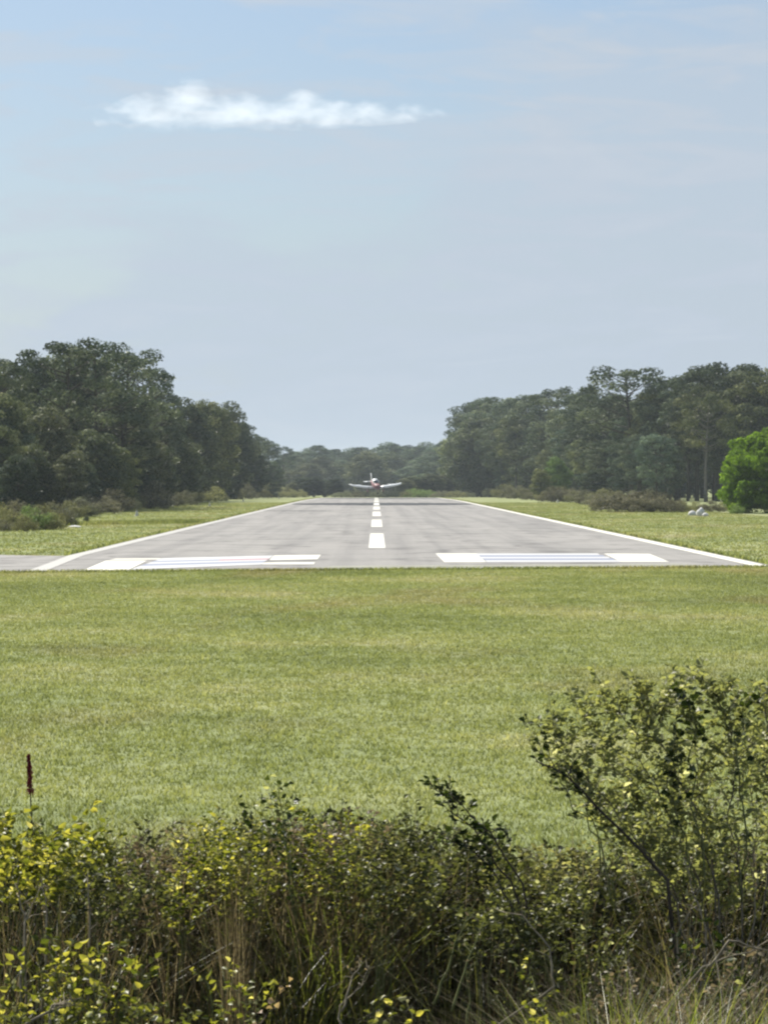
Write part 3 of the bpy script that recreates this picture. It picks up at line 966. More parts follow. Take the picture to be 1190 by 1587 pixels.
# low dark growth at the far end, both sides of the aircraft
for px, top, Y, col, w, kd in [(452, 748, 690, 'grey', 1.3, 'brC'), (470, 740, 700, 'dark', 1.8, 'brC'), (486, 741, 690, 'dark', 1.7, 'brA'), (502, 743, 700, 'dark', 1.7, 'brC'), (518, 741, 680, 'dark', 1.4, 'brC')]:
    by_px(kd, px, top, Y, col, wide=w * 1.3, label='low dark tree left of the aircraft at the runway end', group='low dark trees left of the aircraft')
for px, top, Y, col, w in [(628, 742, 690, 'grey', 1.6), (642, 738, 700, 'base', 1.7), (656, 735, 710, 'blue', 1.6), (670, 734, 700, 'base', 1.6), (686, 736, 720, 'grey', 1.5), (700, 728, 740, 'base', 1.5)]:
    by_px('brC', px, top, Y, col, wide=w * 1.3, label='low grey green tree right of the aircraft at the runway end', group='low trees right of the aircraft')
for i in range(12):
    px = [428, 437, 446, 455, 640, 650, 660, 672, 684, 694, 706, 716][i]
    by_px('shB', px, 757 + rnd.uniform(-3, 3), 655 + rnd.uniform(0, 30), rnd.choice(['olive', 'grey', 'base', 'green']), wide=1.3,
          label='low shrub on the grass beside the far runway end', cat='shrub', group='shrubs beside the far runway end')
for i in range(14):
    px = 530 + i * 7
    by_px('shB', px, 760 + rnd.uniform(-2, 3), 665 + rnd.uniform(0, 30), rnd.choice(['dark', 'grey', 'base']), wide=1.3,
          label='low scrub behind the aircraft across the runway end', cat='shrub', group='scrub behind the aircraft')

# ------------------------------------------------------------------ shrubs along the verges
GSL, GSR = 'shrubs along the left verge', 'shrubs along the right verge'
for i in range(34):
    t = (i + rnd.uniform(0, .8)) / 34
    px = 110 + (452 - 110) * t
    Y = 22.5 * FPX / (VX - px) * rnd.uniform(.98, 1.1)
    put(rnd.choice(['shA', 'shB', 'shC']), XY(px, Y), Y, rnd.uniform(1.1, 2.6) * (.8 + Y / 1500), rnd.choice(['base', 'olive', 'mauve', 'grey', 'brown', 'tan']),
        'scrubby shrub in the row along the left verge', 'shrub', GSL, rnd.uniform(.9, 1.3))
low = [(-8, 778, 182, 'olive', 1.0), (14, 786, 176, 'tan', .9), (32, 776, 186, 'mauve', 1.0), (52, 784, 178, 'green', 1.1), (70, 782, 180, 'tan', .95), (88, 778, 190, 'grey', .9), (40, 800, 171, 'olive', 1.0), (5, 804, 172, 'grey', 1.1), (84, 797, 178, 'olive', .9)]
for px, top, Y, col, w in low:
    by_px('shA', px, top, Y, col, wide=w, label='olive shrub in the thick clump at the left edge by the grass', cat='shrub', group='shrub clump at the left edge')
by_px('shC', 107, 784, 196, 'dark', wide=.8, label='small dark green bush at the right end of the left shrub clump', cat='shrub')
by_px('shC', 134, 797, 205, 'dark', wide=.6, label='tiny dark round bush alone on the grass at the left', cat='shrub')
for i in range(34):
    t = (i + rnd.uniform(0, .8)) / 34
    px = 705 + (1000 - 705) * t
    Y = 23.8 * FPX / (px - VX) * rnd.uniform(.98, 1.12)
    put(rnd.choice(['shA', 'shB', 'shC']), XY(px, Y), Y, rnd.uniform(1.0, 2.3) * (.7 + Y / 1300), rnd.choice(['base', 'olive', 'mauve', 'grey', 'brown', 'tan']),
        'scrubby shrub in the row along the right verge', 'shrub', GSR, rnd.uniform(.9, 1.3))
for px, top, Y, w in [(955, 760, 292, 1.2), (980, 756, 286, 1.4), (1008, 760, 284, 1.3), (1030, 770, 282, 1.1)]:
    by_px('shB', px, top, Y, 'mauve', wide=w, label='purplish brown bare looking shrub left of the open pine stand', cat='shrub', group='purplish brown shrubs at the right')
for px, top, Y, w, c in [(1058, 777, 284, 1.2, 'olive'), (1080, 777, 290, 1.1, 'tan'), (1102, 776, 286, 1.3, 'mauve'), (1122, 778, 290, 1.1, 'tan'), (1142, 782, 268, 1.0, 'green')]:
    by_px('shA', px, top, Y, c, wide=w, label='low tan shrub in the strip left of the bright green tree', cat='shrub', group='low shrubs by the bright green tree')
by_px('brA', 862, 712, 480, 'green', wide=1.05, label='rounded lighter green small tree in front of the right wood', group=None)
by_px('brC', 838, 727, 470, 'olive', wide=1.2, label='small olive tree left of the lighter green one', group=None)
by_px('brC', 920, 728, 440, 'dark', wide=1.5, label='low dark green tree left of the purplish brown shrubs', group=None)
by_px('vivid', 1206, 664, 275, 'base', wide=1.05, label='bright green leafy tree cut by the right edge of the photo')

# ------------------------------------------------------------------ markers and stones
def make_marker():
    root = empty('runway_marker')
    b = MB(); b.tube([(0, 0, 0), (0, 0, .035), (0, 0, .05)], [.24, .24, .20], 14); b.build('base', M['white_plastic'], root)
    c = MB(); c.tube([(0, 0, .05), (0, 0, .12), (0, 0, .40), (0, 0, .46)], [.16, .15, .075, .05], 14); c.build('cone', M['white_plastic'], root)
    k = MB(); k.tube([(0, 0, .46), (0, 0, .50), (0, 0, .53)], [.055, .06, .02], 10); k.build('cap', M['metal'], root)
    return root


mk = make_marker()
first = True
marks = [(212, 250, 'left', 1.25, 'white cone marker nearest the camera on the left grass'), (325, 352, 'left', 1.2, 'second white cone marker along the left verge'),
         (377, 448, 'left', 1.0, 'third white cone marker along the left verge'), (432, 560, 'left', 1.1, 'yellowish farthest cone marker on the left verge'),
         (983, 294, 'right', 1.1, 'white cone marker in front of the purplish brown shrubs'), (912, 372, 'right', 1.0, 'cone marker left of the purplish brown shrubs'), (864, 420, 'right', 1.25, 'white cone marker below the small dark trees on the right verge'),
         (828, 500, 'right', 1.2, 'white cone marker third from the far end on the right verge'), (757, 680, 'right', 1.3, 'white cone marker second from the far end on the right verge'), (720, 720, 'right', 1.5, 'farthest white cone marker on the right verge')]
for px, Y, side, s, lab in marks:
    x = XY(px, Y)
    if first:
        s *= .72; o = mk; place(o, (x, Y, gz(x, Y)), 0, s); first = False
    else:
        o = copy_tree(mk, (x, Y, gz(x, Y)), rnd.uniform(0, 6), s * .72)
    tag(o, lab, 'marker', 'white cone markers along the runway')


def rock(px, Y, sx, sy, sz, seed, label, tilt=0):
    r = np.random.default_rng(seed)
    mb = MB()
    rings = []
    for i in range(7):
        f = i / 6
        rr = math.sin(math.pi * (0.28 + 0.68 * f)) ** .8
        ring = []
        for j in range(9):
            a = j / 9 * 2 * math.pi
            q = rr * (1 + r.uniform(-.16, .16))
            ring.append((math.cos(a) * q * sx + tilt * f * sx, math.sin(a) * q * sy, f * sz * (1 + r.uniform(-.06, .06))))
        rings.append(ring)
    mb.loft(rings)
    x = XY(px, Y)
    o = mb.build('white_stone', M['white_rock'], loc=(x, Y, gz(x, Y) - .03))
    return tag(o, label, 'stone', 'white stones on the right grass')


rock(1073, 255, .36, .3, .42, 5, 'rounded yellowish white stone, left one of the pair on the right grass')
rock(1085, 252, .34, .3, .66, 6, 'pointed white stone standing highest on the right grass', .25)
rock(1093, 250, .26, .25, .30, 7, 'small white stone leaning right beside the pointed one')
rock(116, 188, .42, .3, .14, 8, 'flat pale stone lying under the small dark bush at the left')

# ------------------------------------------------------------------ the aircraft
def aircraft():
    root = empty('light_aircraft')
    # fuselage axis along +Y (nose at -Y); rings (y, half width, z low, z high)
    st = [(-2.55, .24, .62, 1.08), (-2.35, .42, .48, 1.20), (-1.9, .52, .40, 1.28), (-1.2, .56, .36, 1.34), (-.5, .60, .34, 1.38), (.6, .60, .36, 1.36), (1.6, .46, .46, 1.28), (3.0, .26, .68, 1.18), (4.4, .10, .86, 1.10)]

    def ring(y, w, z0, z1, a0=0, k=18):
        zc, zr = (z0 + z1) / 2, (z1 - z0) / 2
        return [(w * np.sign(math.cos(a)) * abs(math.cos(a)) ** .8, y, zc + zr * np.sign(math.sin(a)) * abs(math.sin(a)) ** .8) for a in [2 * math.pi * j / k for j in range(k)]]
    f = MB(); f.loft([ring(*s) for s in st]); fu = f.build('fuselage', M['plane_red'], root, smooth=True)
    # cabin roof
    c = MB()
    cab = [(-.85, .30, 1.28, 1.36), (-.45, .50, 1.25, 1.66), (.1, .54, 1.25, 1.92), (.8, .52, 1.25, 1.93), (1.5, .38, 1.2, 1.66), (2.2, .20, 1.15, 1.32)]
    c.loft([ring(*s) for s in cab]); c.build('cabin', M['plane_white'], root, smooth=True)
    w = MB()
    win = [(-.80, .26, 1.34, 1.40), (-.52, .42, 1.34, 1.62), (-.12, .50, 1.42, 1.84)]
    w.loft([[(x, y - .05, z + .015) for x, y, z in ring(*s)] for s in win]); w.build('windscreen', M['glass'], root, smooth=True)
    nm = MB(); nm.loft([ring(-2.60, .20, .70, 1.02), ring(-2.40, .435, .60, 1.215), ring(-1.9, .532, .80, 1.292), ring(-1.2, .57, .90, 1.35)]); nm.build('engine_cowling', M['plane_red'], root, smooth=True)
    # wings
    for s in (-1, 1):
        g = MB()
        rings = []
        for d, ch, th, z, y in ((.45, 1.95, .40, .56, 0.05), (2.0, 1.8, .36, .68, .08), (3.8, 1.6, .30, .86, .12), (4.9, 1.4, .22, 1.04, .2), (5.12, .8, .10, 1.14, .35)):
            ring_ = []
            for q, hh in ((-.5, 0), (-.42, .45), (-.2, .62), (.15, .42), (.5, .03), (.15, -.3), (-.2, -.42), (-.42, -.35)):
                ring_.append((s * d, y + q * ch, z + hh * th))
            rings.append(ring_)
        g.loft(rings); wg = g.build('wing', M['plane_white'], root, smooth=True)
        a = MB(); a.box((min(s * 2.6, s * 4.5), 1.02, .78 + .05), (max(s * 2.6, s * 4.5), 1.14, .86 + .05)); a.build('aileron', M['plane_white'], wg)
        l = MB(); l.box((s * 1.5 - .09, -.98, .58), (s * 1.5 + .09, -.86, .70)); l.build('landing_light', M['glass'], wg)
    # tail
    for s in (-1, 1):
        g = MB(); rings = []
        for d, ch, th in ((.06, .95, .09), (1.6, .75, .06)):
            rings.append([(s * d, 3.95 + q * ch, 1.02 + hh * th) for q, hh in ((-.5, 0), (-.2, .5), (.5, 0), (-.2, -.5))])
        g.loft(rings); g.build('tailplane', M['plane_white'], root)
    g = MB(); rings = []
    for z, ch, y, th in ((1.0, 1.5, 3.7, .10), (1.6, 1.0, 4.0, .09), (2.35, .65, 4.35, .07)):
        rings.append([(hh * th, y + q * ch, z) for q, hh in ((-.5, 0), (-.2, .5), (.5, 0), (-.2, -.5))])
    g.loft(rings); g.build('tail_fin', M['plane_white'], root)
    # propeller
    pr = MB()
    for a in (0.5, 0.5 + math.pi):
        dx, dz = math.cos(a), math.sin(a)
        rr = []
        for d, cw in ((.08, .05), (.4, .075), (.75, .06), (.92, .03)):
            px_, pz_ = -dz * cw, dx * cw
            rr.append([(dx * d - px_, -2.68, .85 + dz * d - pz_), (dx * d, -2.66, .85 + dz * d), (dx * d + px_, -2.64, .85 + dz * d + pz_), (dx * d, -2.70, .85 + dz * d)])
        pr.loft(rr)
    p = pr.build('propeller', M['metal'], root)
    sp = MB(); sp.tube([(0, -2.56, .85), (0, -2.66, .85), (0, -2.82, .85), (0, -2.92, .85)], [.16, .15, .09, .01], 12); sp.build('spinner', M['plane_red'], p)
    # gear
    for x, y, top in ((-1.55, .15, .55), (1.55, .15, .55), (0, -1.9, .42)):
        g = MB(); g.tube([(x, y, top + .05), (x, y, .1), (x, y, -.12)], [.05, .045, .04], 8)
        lg = g.build('landing_gear_leg', M['plane_red'], root)
        wl = MB(); wl.tube([(x - .09, y, -.14), (x - .06, y, -.14), (x + .06, y, -.14), (x + .09, y, -.14)], [.15, .20, .20, .15], 14); wl.build('wheel', M['rubber'], lg)
        if x:
            fp = MB(); fp.loft([[(x + math.cos(a) * rw, yy, -.05 + math.sin(a) * rw * .9) for a in [i * math.pi / 5 for i in range(10)]] for yy, rw in ((y - .45, .03), (y - .25, .14), (y, .17), (y + .3, .10), (y + .5, .02))]); fp.build('wheel_fairing', M['plane_red'], lg, smooth=True)
    return root


ac = aircraft()
Yp = 625.0
ac.location = (XY(582, Yp), Yp, EYE - (755.5 - VY) / FPX * Yp - .62)
ac.scale = (1, 1, 1.18)
ac.rotation_euler = (R(9), R(-1.5), R(12))
tag(ac, 'small red and white low winged aircraft facing the camera low over the far runway', 'aircraft')

# ------------------------------------------------------------------ foreground thicket
def grow(name, label, cat, stems, leafmat, stemmat, leaf=(.02, .035), wratio=.6, twig=(.12, .35), ntwig=9, per_twig=8, r0=.006,
         bright=0.0, group=None, tbias=0.0, start=.25, updir=.5, wander=.03, spreadl=.012):
    """a plant: stems given as polylines, side twigs and true leaves"""
    root = empty(name, stems[0][0])
    o0 = np.array(stems[0][0], float)
    tb, lb = MB(), MB()
    LP, LD, LN, LL, LT = [], [], [], [], []

    def put_leaves(pts, n, s0=.15):
        m = len(pts) - 1
        toff = rnd.gauss(0, .16)
        for i in range(n):
            t = s0 + (1 - s0) * (i + rnd.random() * .8) / n
            f = t * m; j = min(int(f), m - 1)
            p = pts[j] + (pts[j + 1] - pts[j]) * (f - j)
            d = pts[j + 1] - pts[j]; d = d / (np.linalg.norm(d) + 1e-9)
            az = rnd.uniform(0, 6.28)
            out = np.array([math.cos(az), math.sin(az), rnd.uniform(-.5, .5)])
            dd = d * .5 + out * .9
            LP.append(p + out * spreadl * rnd.random()); LD.append(dd)
            LN.append(np.array([rnd.gauss(0, 1), rnd.gauss(0, 1), rnd.gauss(.35, .8)]))
            LL.append(rnd.uniform(*leaf)); LT.append(min(1, max(0, rnd.random() * .8 + .08 + toff + bright)))

    for st in stems:
        ctrl = [np.array(p, float) - o0 for p in st]
        pts = []
        for a, b in zip(ctrl[:-1], ctrl[1:]):
            for k in range(4):
                t = k / 4
                pts.append(a + (b - a) * t + np.array([rnd.gauss(0, wander * .4) for _ in range(3)]) * (1 if k else .2))
        pts.append(ctrl[-1])
        n = len(pts)
        tb.tube(pts, np.linspace(r0, r0 * .25, n), 5)
        put_leaves(pts[max(n // 3, int(n * start) - 1):], per_twig, .1)
        for i in range(ntwig):
            t = start + (1 - start) * (i + rnd.random()) / ntwig
            f = t * (n - 1); j = min(int(f), n - 2)
            p = pts[j] + (pts[j + 1] - pts[j]) * (f - j)
            d = pts[j + 1] - pts[j]; d /= np.linalg.norm(d) + 1e-9
            az = rnd.uniform(0, 6.28)
            dd = d * .5 + np.array([math.cos(az), math.sin(az), updir * rnd.uniform(0, 1.4)])
            dd /= np.linalg.norm(dd)
            ln = rnd.uniform(*twig) * (1 - .45 * t)
            tp = [p]
            for k in range(4):
                dd = dd + np.array([rnd.gauss(0, .22), rnd.gauss(0, .22), rnd.gauss(.03, .18)])
                dd /= np.linalg.norm(dd)
                tp.append(tp[-1] + dd * ln / 4)
            tb.tube(tp, np.linspace(r0 * .4, r0 * .15, 5), 4, cap=False)
            put_leaves(tp, per_twig)
    tb.build('stems', stemmat, root, smooth=True)
    if LP:
        LL = np.array(LL)
        lb.leaves(np.array(LP), np.array(LD), np.array(LN), LL, LL * wratio, np.array(LT))
        lb.build('leaves', leafmat, root)
    tag(root, label, cat, group)
    return root


def fan(px, w, top, Y, n, base_z=0.0, lean=0.0, depth=.5, jit=.12):
    """a fan of stems from the ground to a crown line at image height top"""
    out = []
    bx = XY(px, Y)
    for i in range(n):
        u = (i + .5) / n * 2 - 1
        y1 = Y + rnd.uniform(-depth, depth)
        tx = bx + u * XY(VX + w / 2, Y) + lean
        tz = (EYE - (top + abs(u) ** 2 * 25 - VY) / FPX * Y) * rnd.uniform(.82, 1.0)
        b = Vector((bx + u * .12 + rnd.uniform(-.1, .1), Y + rnd.uniform(-.15, .15), base_z))
        mid = Vector((b.x + (tx - b.x) * .35 + rnd.uniform(-jit, jit) * .5, (b.y + y1) / 2, tz * .55))
        out.append([b, mid, Vector((tx, y1, tz))])
    return out


def stems_px(lst, Y0, dy=.15):
    """stems traced at a chosen depth: lists of image points"""
    out = []
    for s in lst:
        y = Y0 + rnd.uniform(-dy, dy)
        out.append([P(a, b, y + k * .04) for k, (a, b) in enumerate(s)])
    return out


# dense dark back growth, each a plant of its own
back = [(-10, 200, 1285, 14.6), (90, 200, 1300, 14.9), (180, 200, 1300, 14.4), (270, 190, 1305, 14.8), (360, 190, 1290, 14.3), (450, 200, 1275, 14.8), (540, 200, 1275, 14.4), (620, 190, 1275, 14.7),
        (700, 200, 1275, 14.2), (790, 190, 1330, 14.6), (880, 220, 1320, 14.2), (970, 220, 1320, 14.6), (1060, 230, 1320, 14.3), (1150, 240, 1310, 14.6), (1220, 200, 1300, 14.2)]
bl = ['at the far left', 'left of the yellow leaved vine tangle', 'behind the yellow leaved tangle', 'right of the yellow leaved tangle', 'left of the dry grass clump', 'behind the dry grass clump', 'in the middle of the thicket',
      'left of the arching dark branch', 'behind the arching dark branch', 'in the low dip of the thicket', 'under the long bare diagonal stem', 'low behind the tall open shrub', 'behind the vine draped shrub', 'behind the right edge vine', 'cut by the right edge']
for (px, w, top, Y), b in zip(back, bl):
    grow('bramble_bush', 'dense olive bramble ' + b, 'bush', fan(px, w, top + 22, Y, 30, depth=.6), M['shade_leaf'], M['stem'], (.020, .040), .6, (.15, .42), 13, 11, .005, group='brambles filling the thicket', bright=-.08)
# mid layer, greener plants
mid = [(36, 120, 1246, 13.2, 'vine', 'yellow green vine tangle at the top left of the thicket', .06, (.026, .046), 10, 7),
       (110, 120, 1275, 13.3, 'vine', 'yellow leaved vine tangle under the red seed spike', .0, (.026, .046), 9, 7),
       (185, 130, 1330, 12.9, 'olive_leaf', 'grey green weed right of the yellow vine tangle', 0, (.02, .035), 9, 8),
       (345, 130, 1280, 13.3, 'vine', 'pale yellow green weed clump left of the dry grass', .02, (.018, .03), 12, 9),
       (430, 60, 1215, 13.4, 'dark_leaf', 'thin upright weed with dark curled leaves above the middle of the thicket', 0, (.02, .036), 4, 4),
       (500, 130, 1250, 13.5, 'vine', 'sunlit weedy clump above the dry twigs', -.03, (.016, .028), 11, 8),
       (560, 120, 1290, 13.1, 'olive_leaf', 'olive weed between the dry twigs and the arching branch', 0, (.018, .032), 9, 8),
       (640, 100, 1270, 13.2, 'olive_leaf', 'leafy weed with white specks left of the arching branch', .05, (.018, .034), 9, 8),
       (850, 130, 1330, 13.2, 'olive_leaf', 'weedy clump with orange tips in the dip of the thicket', .02, (.016, .03), 10, 8),
       (770, 130, 1350, 12.8, 'olive_leaf', 'olive shrub below the arching dark branch', .02, (.02, .034), 9, 9)]
for px, w, top, Y, mt, lab, br, lf, ns, pt in mid:
    grow('weed_bush', lab, 'bush', fan(px, w, top, Y, ns), M[mt], M['stem_green'], lf, .62, (.10, .28), 9, pt, .004, bright=br, start=(.8 if px < 240 else .76))
crest = [(240, 120, 1285, 13.9, 'dry_leaf', 'dry brownish weed tops right of the yellow vine tangle'), (300, 110, 1290, 13.7, 'vine', 'pale yellow weed tops left of the upright weed sprig'),
         (390, 110, 1268, 13.8, 'vine', 'yellowish weed tops under the upright weed sprig'), (470, 110, 1258, 13.9, 'dry_leaf', 'tan dry weed tops in the middle of the thicket'),
         (545, 110, 1262, 13.9, 'dry_leaf', 'purplish tan dry weed tops left of the arching branch'), (610, 100, 1270, 13.8, 'vine', 'lit green weed tops left of the arching branch'),
         (800, 110, 1310, 14.0, 'vine', 'yellow green weed tops in the low dip right of the arching branch'), (870, 110, 1290, 13.9, 'vine', 'yellow and orange weed tops under the bare diagonal stem'),
         (730, 110, 1300, 13.9, 'olive_leaf', 'grey green weed tops behind the arching branch')]
M['crest'] = leaf_mat('sunlit weed leaf', [(0, (0.10, 0.105, 0.055)), (0.5, (0.18, 0.18, 0.085)), (0.85, (0.27, 0.26, 0.12)), (1, (0.42, 0.40, 0.20))], 0.5, 0.03, 0.5, False, (1.3, 1.3, 0.7))
for px, w, top, Y, mt, lab in crest:
    mt = 'crest' if mt == 'vine' else mt
    o = grow('weed_bush', lab, 'bush', [[a, b, c] for a, b, c in fan(px, w, top, Y, 13, depth=.3)], M[mt], M['stem_green'], (.018, .032), .6, (.08, .22), 10, 9, .0035, bright=.0, start=.62)
# low near vines
near = [(30, 190, 1470, 12.1, 'vine', 'bright yellow green vine in the bottom left corner', .07, (.024, .044), 8, 6),
        (150, 170, 1455, 12.2, 'vine', 'low yellow green vine left of the pale dry stalk', .03, (.024, .044), 8, 6),
        (60, 220, 1545, 11.6, 'olive_leaf', 'dim weed along the bottom left edge', 0, (.018, .036), 9, 8),
        (250, 170, 1550, 11.8, 'olive_leaf', 'dim leafy weed at the bottom left centre', 0, (.018, .036), 6, 6),
        (350, 120, 1500, 11.9, 'vine', 'small vine with lit leaves near the bottom centre', .05, (.02, .036), 6, 4),
        (610, 90, 1520, 11.8, 'vine', 'small yellow green sprig at the bottom centre', .12, (.026, .042), 3, 4),
        (830, 90, 1530, 11.7, 'vine', 'pale leafy weed at the bottom right of centre', .0, (.018, .034), 5, 6),
        (1080, 130, 1395, 12.3, 'dark_leaf', 'leafy vine with white lit leaves at the lower right', .07, (.026, .042), 5, 5),
        (1010, 200, 1500, 12.0, 'dry_leaf', 'brown weedy bush at the lower right', 0, (.016, .03), 10, 9),
        (1150, 180, 1480, 12.0, 'dry_leaf', 'brown dry bush at the right edge above the bright grass', 0, (.016, .03), 10, 9),
        (900, 160, 1420, 12.5, 'olive_leaf', 'small leaved olive bush left of the brown weeds', .02, (.016, .03), 10, 9)]
for px, w, top, Y, mt, lab, br, lf, ns, pt in near:
    grow('low_weed', lab, 'bush', fan(px, w, top, Y, ns, depth=.35), M[mt], M['stem_green'], lf, .65, (.10, .26), 9, pt, .004, bright=br)

# tall open shrub at the right with diagonal woody stems
S = stems_px([[(1120, 1600), (1040, 1370), (930, 1265), (840, 1170)],
              [(1130, 1600), (1090, 1400), (1040, 1270), (985, 1160), (950, 1080)],
              [(1135, 1600), (1110, 1380), (1090, 1240), (1075, 1130), (1050, 1070)],
              [(1150, 1600), (1150, 1370), (1135, 1230), (1125, 1120), (1110, 1065)],
              [(1160, 1600), (1190, 1370), (1195, 1220), (1190, 1120), (1185, 1075)],
              [(1120, 1600), (1050, 1400), (985, 1300), (905, 1200), (860, 1120)],
              [(1125, 1600), (1060, 1390), (1000, 1260), (930, 1170), (905, 1095)],
              [(1140, 1600), (1115, 1390), (1065, 1230), (1010, 1120), (1000, 1075)]], 13.1, .35)
grow('tall_shrub', 'tall open shrub with long dark diagonal stems at the right', 'shrub', S, M['shrub_leaf'], M['shrub_stem'], (.018, .037), .6, (.12, .36), 42, 17, .0048, start=.3, wander=.03)
S = stems_px([[(1180, 1600), (1215, 1350), (1225, 1200), (1215, 1090)], [(1170, 1600), (1170, 1400), (1168, 1250), (1160, 1110)], [(1150, 1600), (1080, 1420), (1020, 1330), (960, 1240)],
              [(1160, 1600), (1120, 1420), (1090, 1330), (1050, 1200)]], 13.5, .3)
grow('tall_shrub', 'fine leaved shrub filling in behind the tall diagonal stems', 'shrub', S, M['shrub_leaf'], M['shrub_stem'], (.018, .036), .6, (.12, .36), 36, 16, .0042, start=.3, wander=.02)
# long bare stem
S = stems_px([[(1060, 1600), (1035, 1365), (960, 1285), (880, 1205), (830, 1180)]], 12.75, 0)
grow('bare_stem', 'long dark bare stem leaning left across the tall shrub', 'branch', S, M['dark_leaf'], M['stem'], (.018, .03), .6, (.05, .12), 6, 2, .0095, start=.7, wander=.006)
# vines climbing through it
S = stems_px([[(1085, 1420), (1062, 1300), (1035, 1220), (1050, 1150), (1045, 1060)], [(1090, 1400), (1080, 1200), (1075, 1110), (1062, 1075)]], 12.8, .05)
grow('climbing_vine', 'climbing vine with large dark and white lit leaves on the tall shrub', 'vine', S, M['dark_leaf'], M['stem_green'], (.026, .044), .72, (.04, .09), 16, 3, .004, start=.3, bright=.03)
S = stems_px([[(1150, 1400), (1152, 1250), (1140, 1160), (1150, 1100), (1200, 1070)]], 12.8, .05)
grow('climbing_vine', 'climbing vine arching out of the right edge', 'vine', S, M['dark_leaf'], M['stem_green'], (.024, .040), .72, (.03, .07), 12, 2, .0045, start=.4, bright=.03)
S = stems_px([[(960, 1420), (930, 1300), (880, 1230), (850, 1160), (812, 1098)], [(955, 1400), (925, 1290), (905, 1230), (888, 1190)]], 12.85, .05)
grow('climbing_vine', 'dark leaved vine on the left side of the tall shrub', 'vine', S, M['dark_leaf'], M['stem_green'], (.022, .036), .7, (.03, .09), 13, 2, .004, start=.4, bright=.02)
# arching dark branch, centre right
S = stems_px([[(840, 1560), (815, 1400), (770, 1310), (715, 1245), (665, 1212)], [(835, 1560), (800, 1390), (760, 1320), (700, 1260), (690, 1225)], [(830, 1560), (790, 1400), (740, 1330), (680, 1290)]], 12.9, .12)
grow('arching_branch', 'arching branch thick with dark leaves in the middle right', 'branch', S, M['dark_leaf'], M['stem'], (.022, .038), .6, (.05, .14), 22, 4, .006, start=.45)
# sprig with leaves above the middle
S = stems_px([[(455, 1420), (445, 1320), (438, 1250), (432, 1205)]], 13.0, 0)
grow('weed_sprig', 'single upright weed sprig with one white leaf above the thicket', 'weed', S, M['dark_leaf'], M['stem_green'], (.02, .034), .55, (.02, .05), 5, 1, .003, start=.6, bright=.04)

# red seed spike
root = empty('red_seed_spike', P(52, 1600, 13.5))
o0 = np.array(P(52, 1600, 13.5))
tb = MB(); pts = [np.array(P(a, b, 13.5)) - o0 for a, b in [(52, 1600), (55, 1420), (50, 1300), (47, 1235), (44, 1172)]]
tb.tube(pts, [.005, .005, .004, .003, .001], 6); tb.build('stalk', M['stem'], root)
hb = MB()
top0, top1 = pts[3], pts[4]
n = 900
t = rng.random(n) ** .9
c = pts[3] + (pts[4] - pts[3]) * t[:, None]
rad = .014 * (1 - t) ** .6 + .002
d = rng.normal(size=(n, 3)); d[:, 2] = np.abs(d[:, 2]) * .8; d /= np.linalg.norm(d, axis=1)[:, None]
hb.leaves(c + d * rad[:, None] * rng.random((n, 1)), d + np.array([0, 0, 1.2]), rng.normal(size=(n, 3)), rng.uniform(.006, .013, n), .004, rng.random(n))
hb.build('seed_head', M['spike'], root)
tag(root, 'upright dark red seed spike rising at the left of the thicket', 'weed')

# pale dry twigs
def twigset(name, label, lists, Y, r0, mat='stem_pale', leafmat='dry_leaf', nt=4, pt=1, leaf=(.012, .022)):
    return grow(name, label, 'twig', stems_px(lists, Y, .04), M[leafmat], M[mat], leaf, .5, (.05, .14), nt, pt, r0, start=.4, wander=.01)


twigset('dry_stalk', 'forked pale green stalk in the dark part right of centre', [[(672, 1560), (700, 1485), (738, 1398)], [(700, 1570), (725, 1490), (750, 1430)], [(725, 1600), (728, 1540), (722, 1500)]], 11.9, .006, 'stem_green')
twigset('dry_stalk', 'pale forked twig in the dark hollow at the bottom centre', [[(525, 1600), (527, 1560), (560, 1530), (572, 1498)], [(530, 1570), (545, 1520), (562, 1492)]], 11.7, .005)
twigset('dry_stalk', 'pale curved twig arching right below the arching branch', [[(760, 1600), (860, 1530), (852, 1470), (810, 1420), (780, 1415)]], 12.0, .006)
twigset('dry_stalk', 'bent pale stalk at the bottom left', [[(20, 1600), (75, 1570), (90, 1560), (125, 1548)], [(75, 1600), (80, 1560), (100, 1552)]], 11.5, .007)
twigset('dry_stalk', 'upright forked grey stems in the dark gap at the left', [[(38, 1600), (38, 1420), (22, 1370)], [(30, 1600), (38, 1430), (62, 1375)], [(66, 1600), (72, 1430), (66, 1360)], [(138, 1600), (139, 1440), (136, 1350)]], 12.4, .006)
twigset('dry_stalk', 'pale broken twigs at the right edge above the bright grass', [[(1100, 1500), (1130, 1460), (1190, 1475), (1230, 1465)], [(1010, 1600), (1090, 1500), (1150, 1480), (1200, 1455)]], 11.8, .006)
twigset('dry_stalk', 'grey twigs leaning left in the lower right brush', [[(1080, 1600), (1095, 1440), (1070, 1370), (1060, 1330)], [(1060, 1600), (1050, 1450), (1085, 1380)], [(1130, 1600), (1170, 1430), (1175, 1350)]], 12.6, .005)

# pink dead leaves on a fallen stalk
S = stems_px([[(395, 1600), (412, 1575), (424, 1560), (440, 1535), (455, 1522)]], 11.4, 0)
grow('dead_leaf_stalk', 'stalk with a row of pale pink dead leaves at the bottom centre', 'weed', S, M['pink_leaf'], M['stem'], (.022, .032), .8, (.01, .03), 9, 1, .003, start=.1)

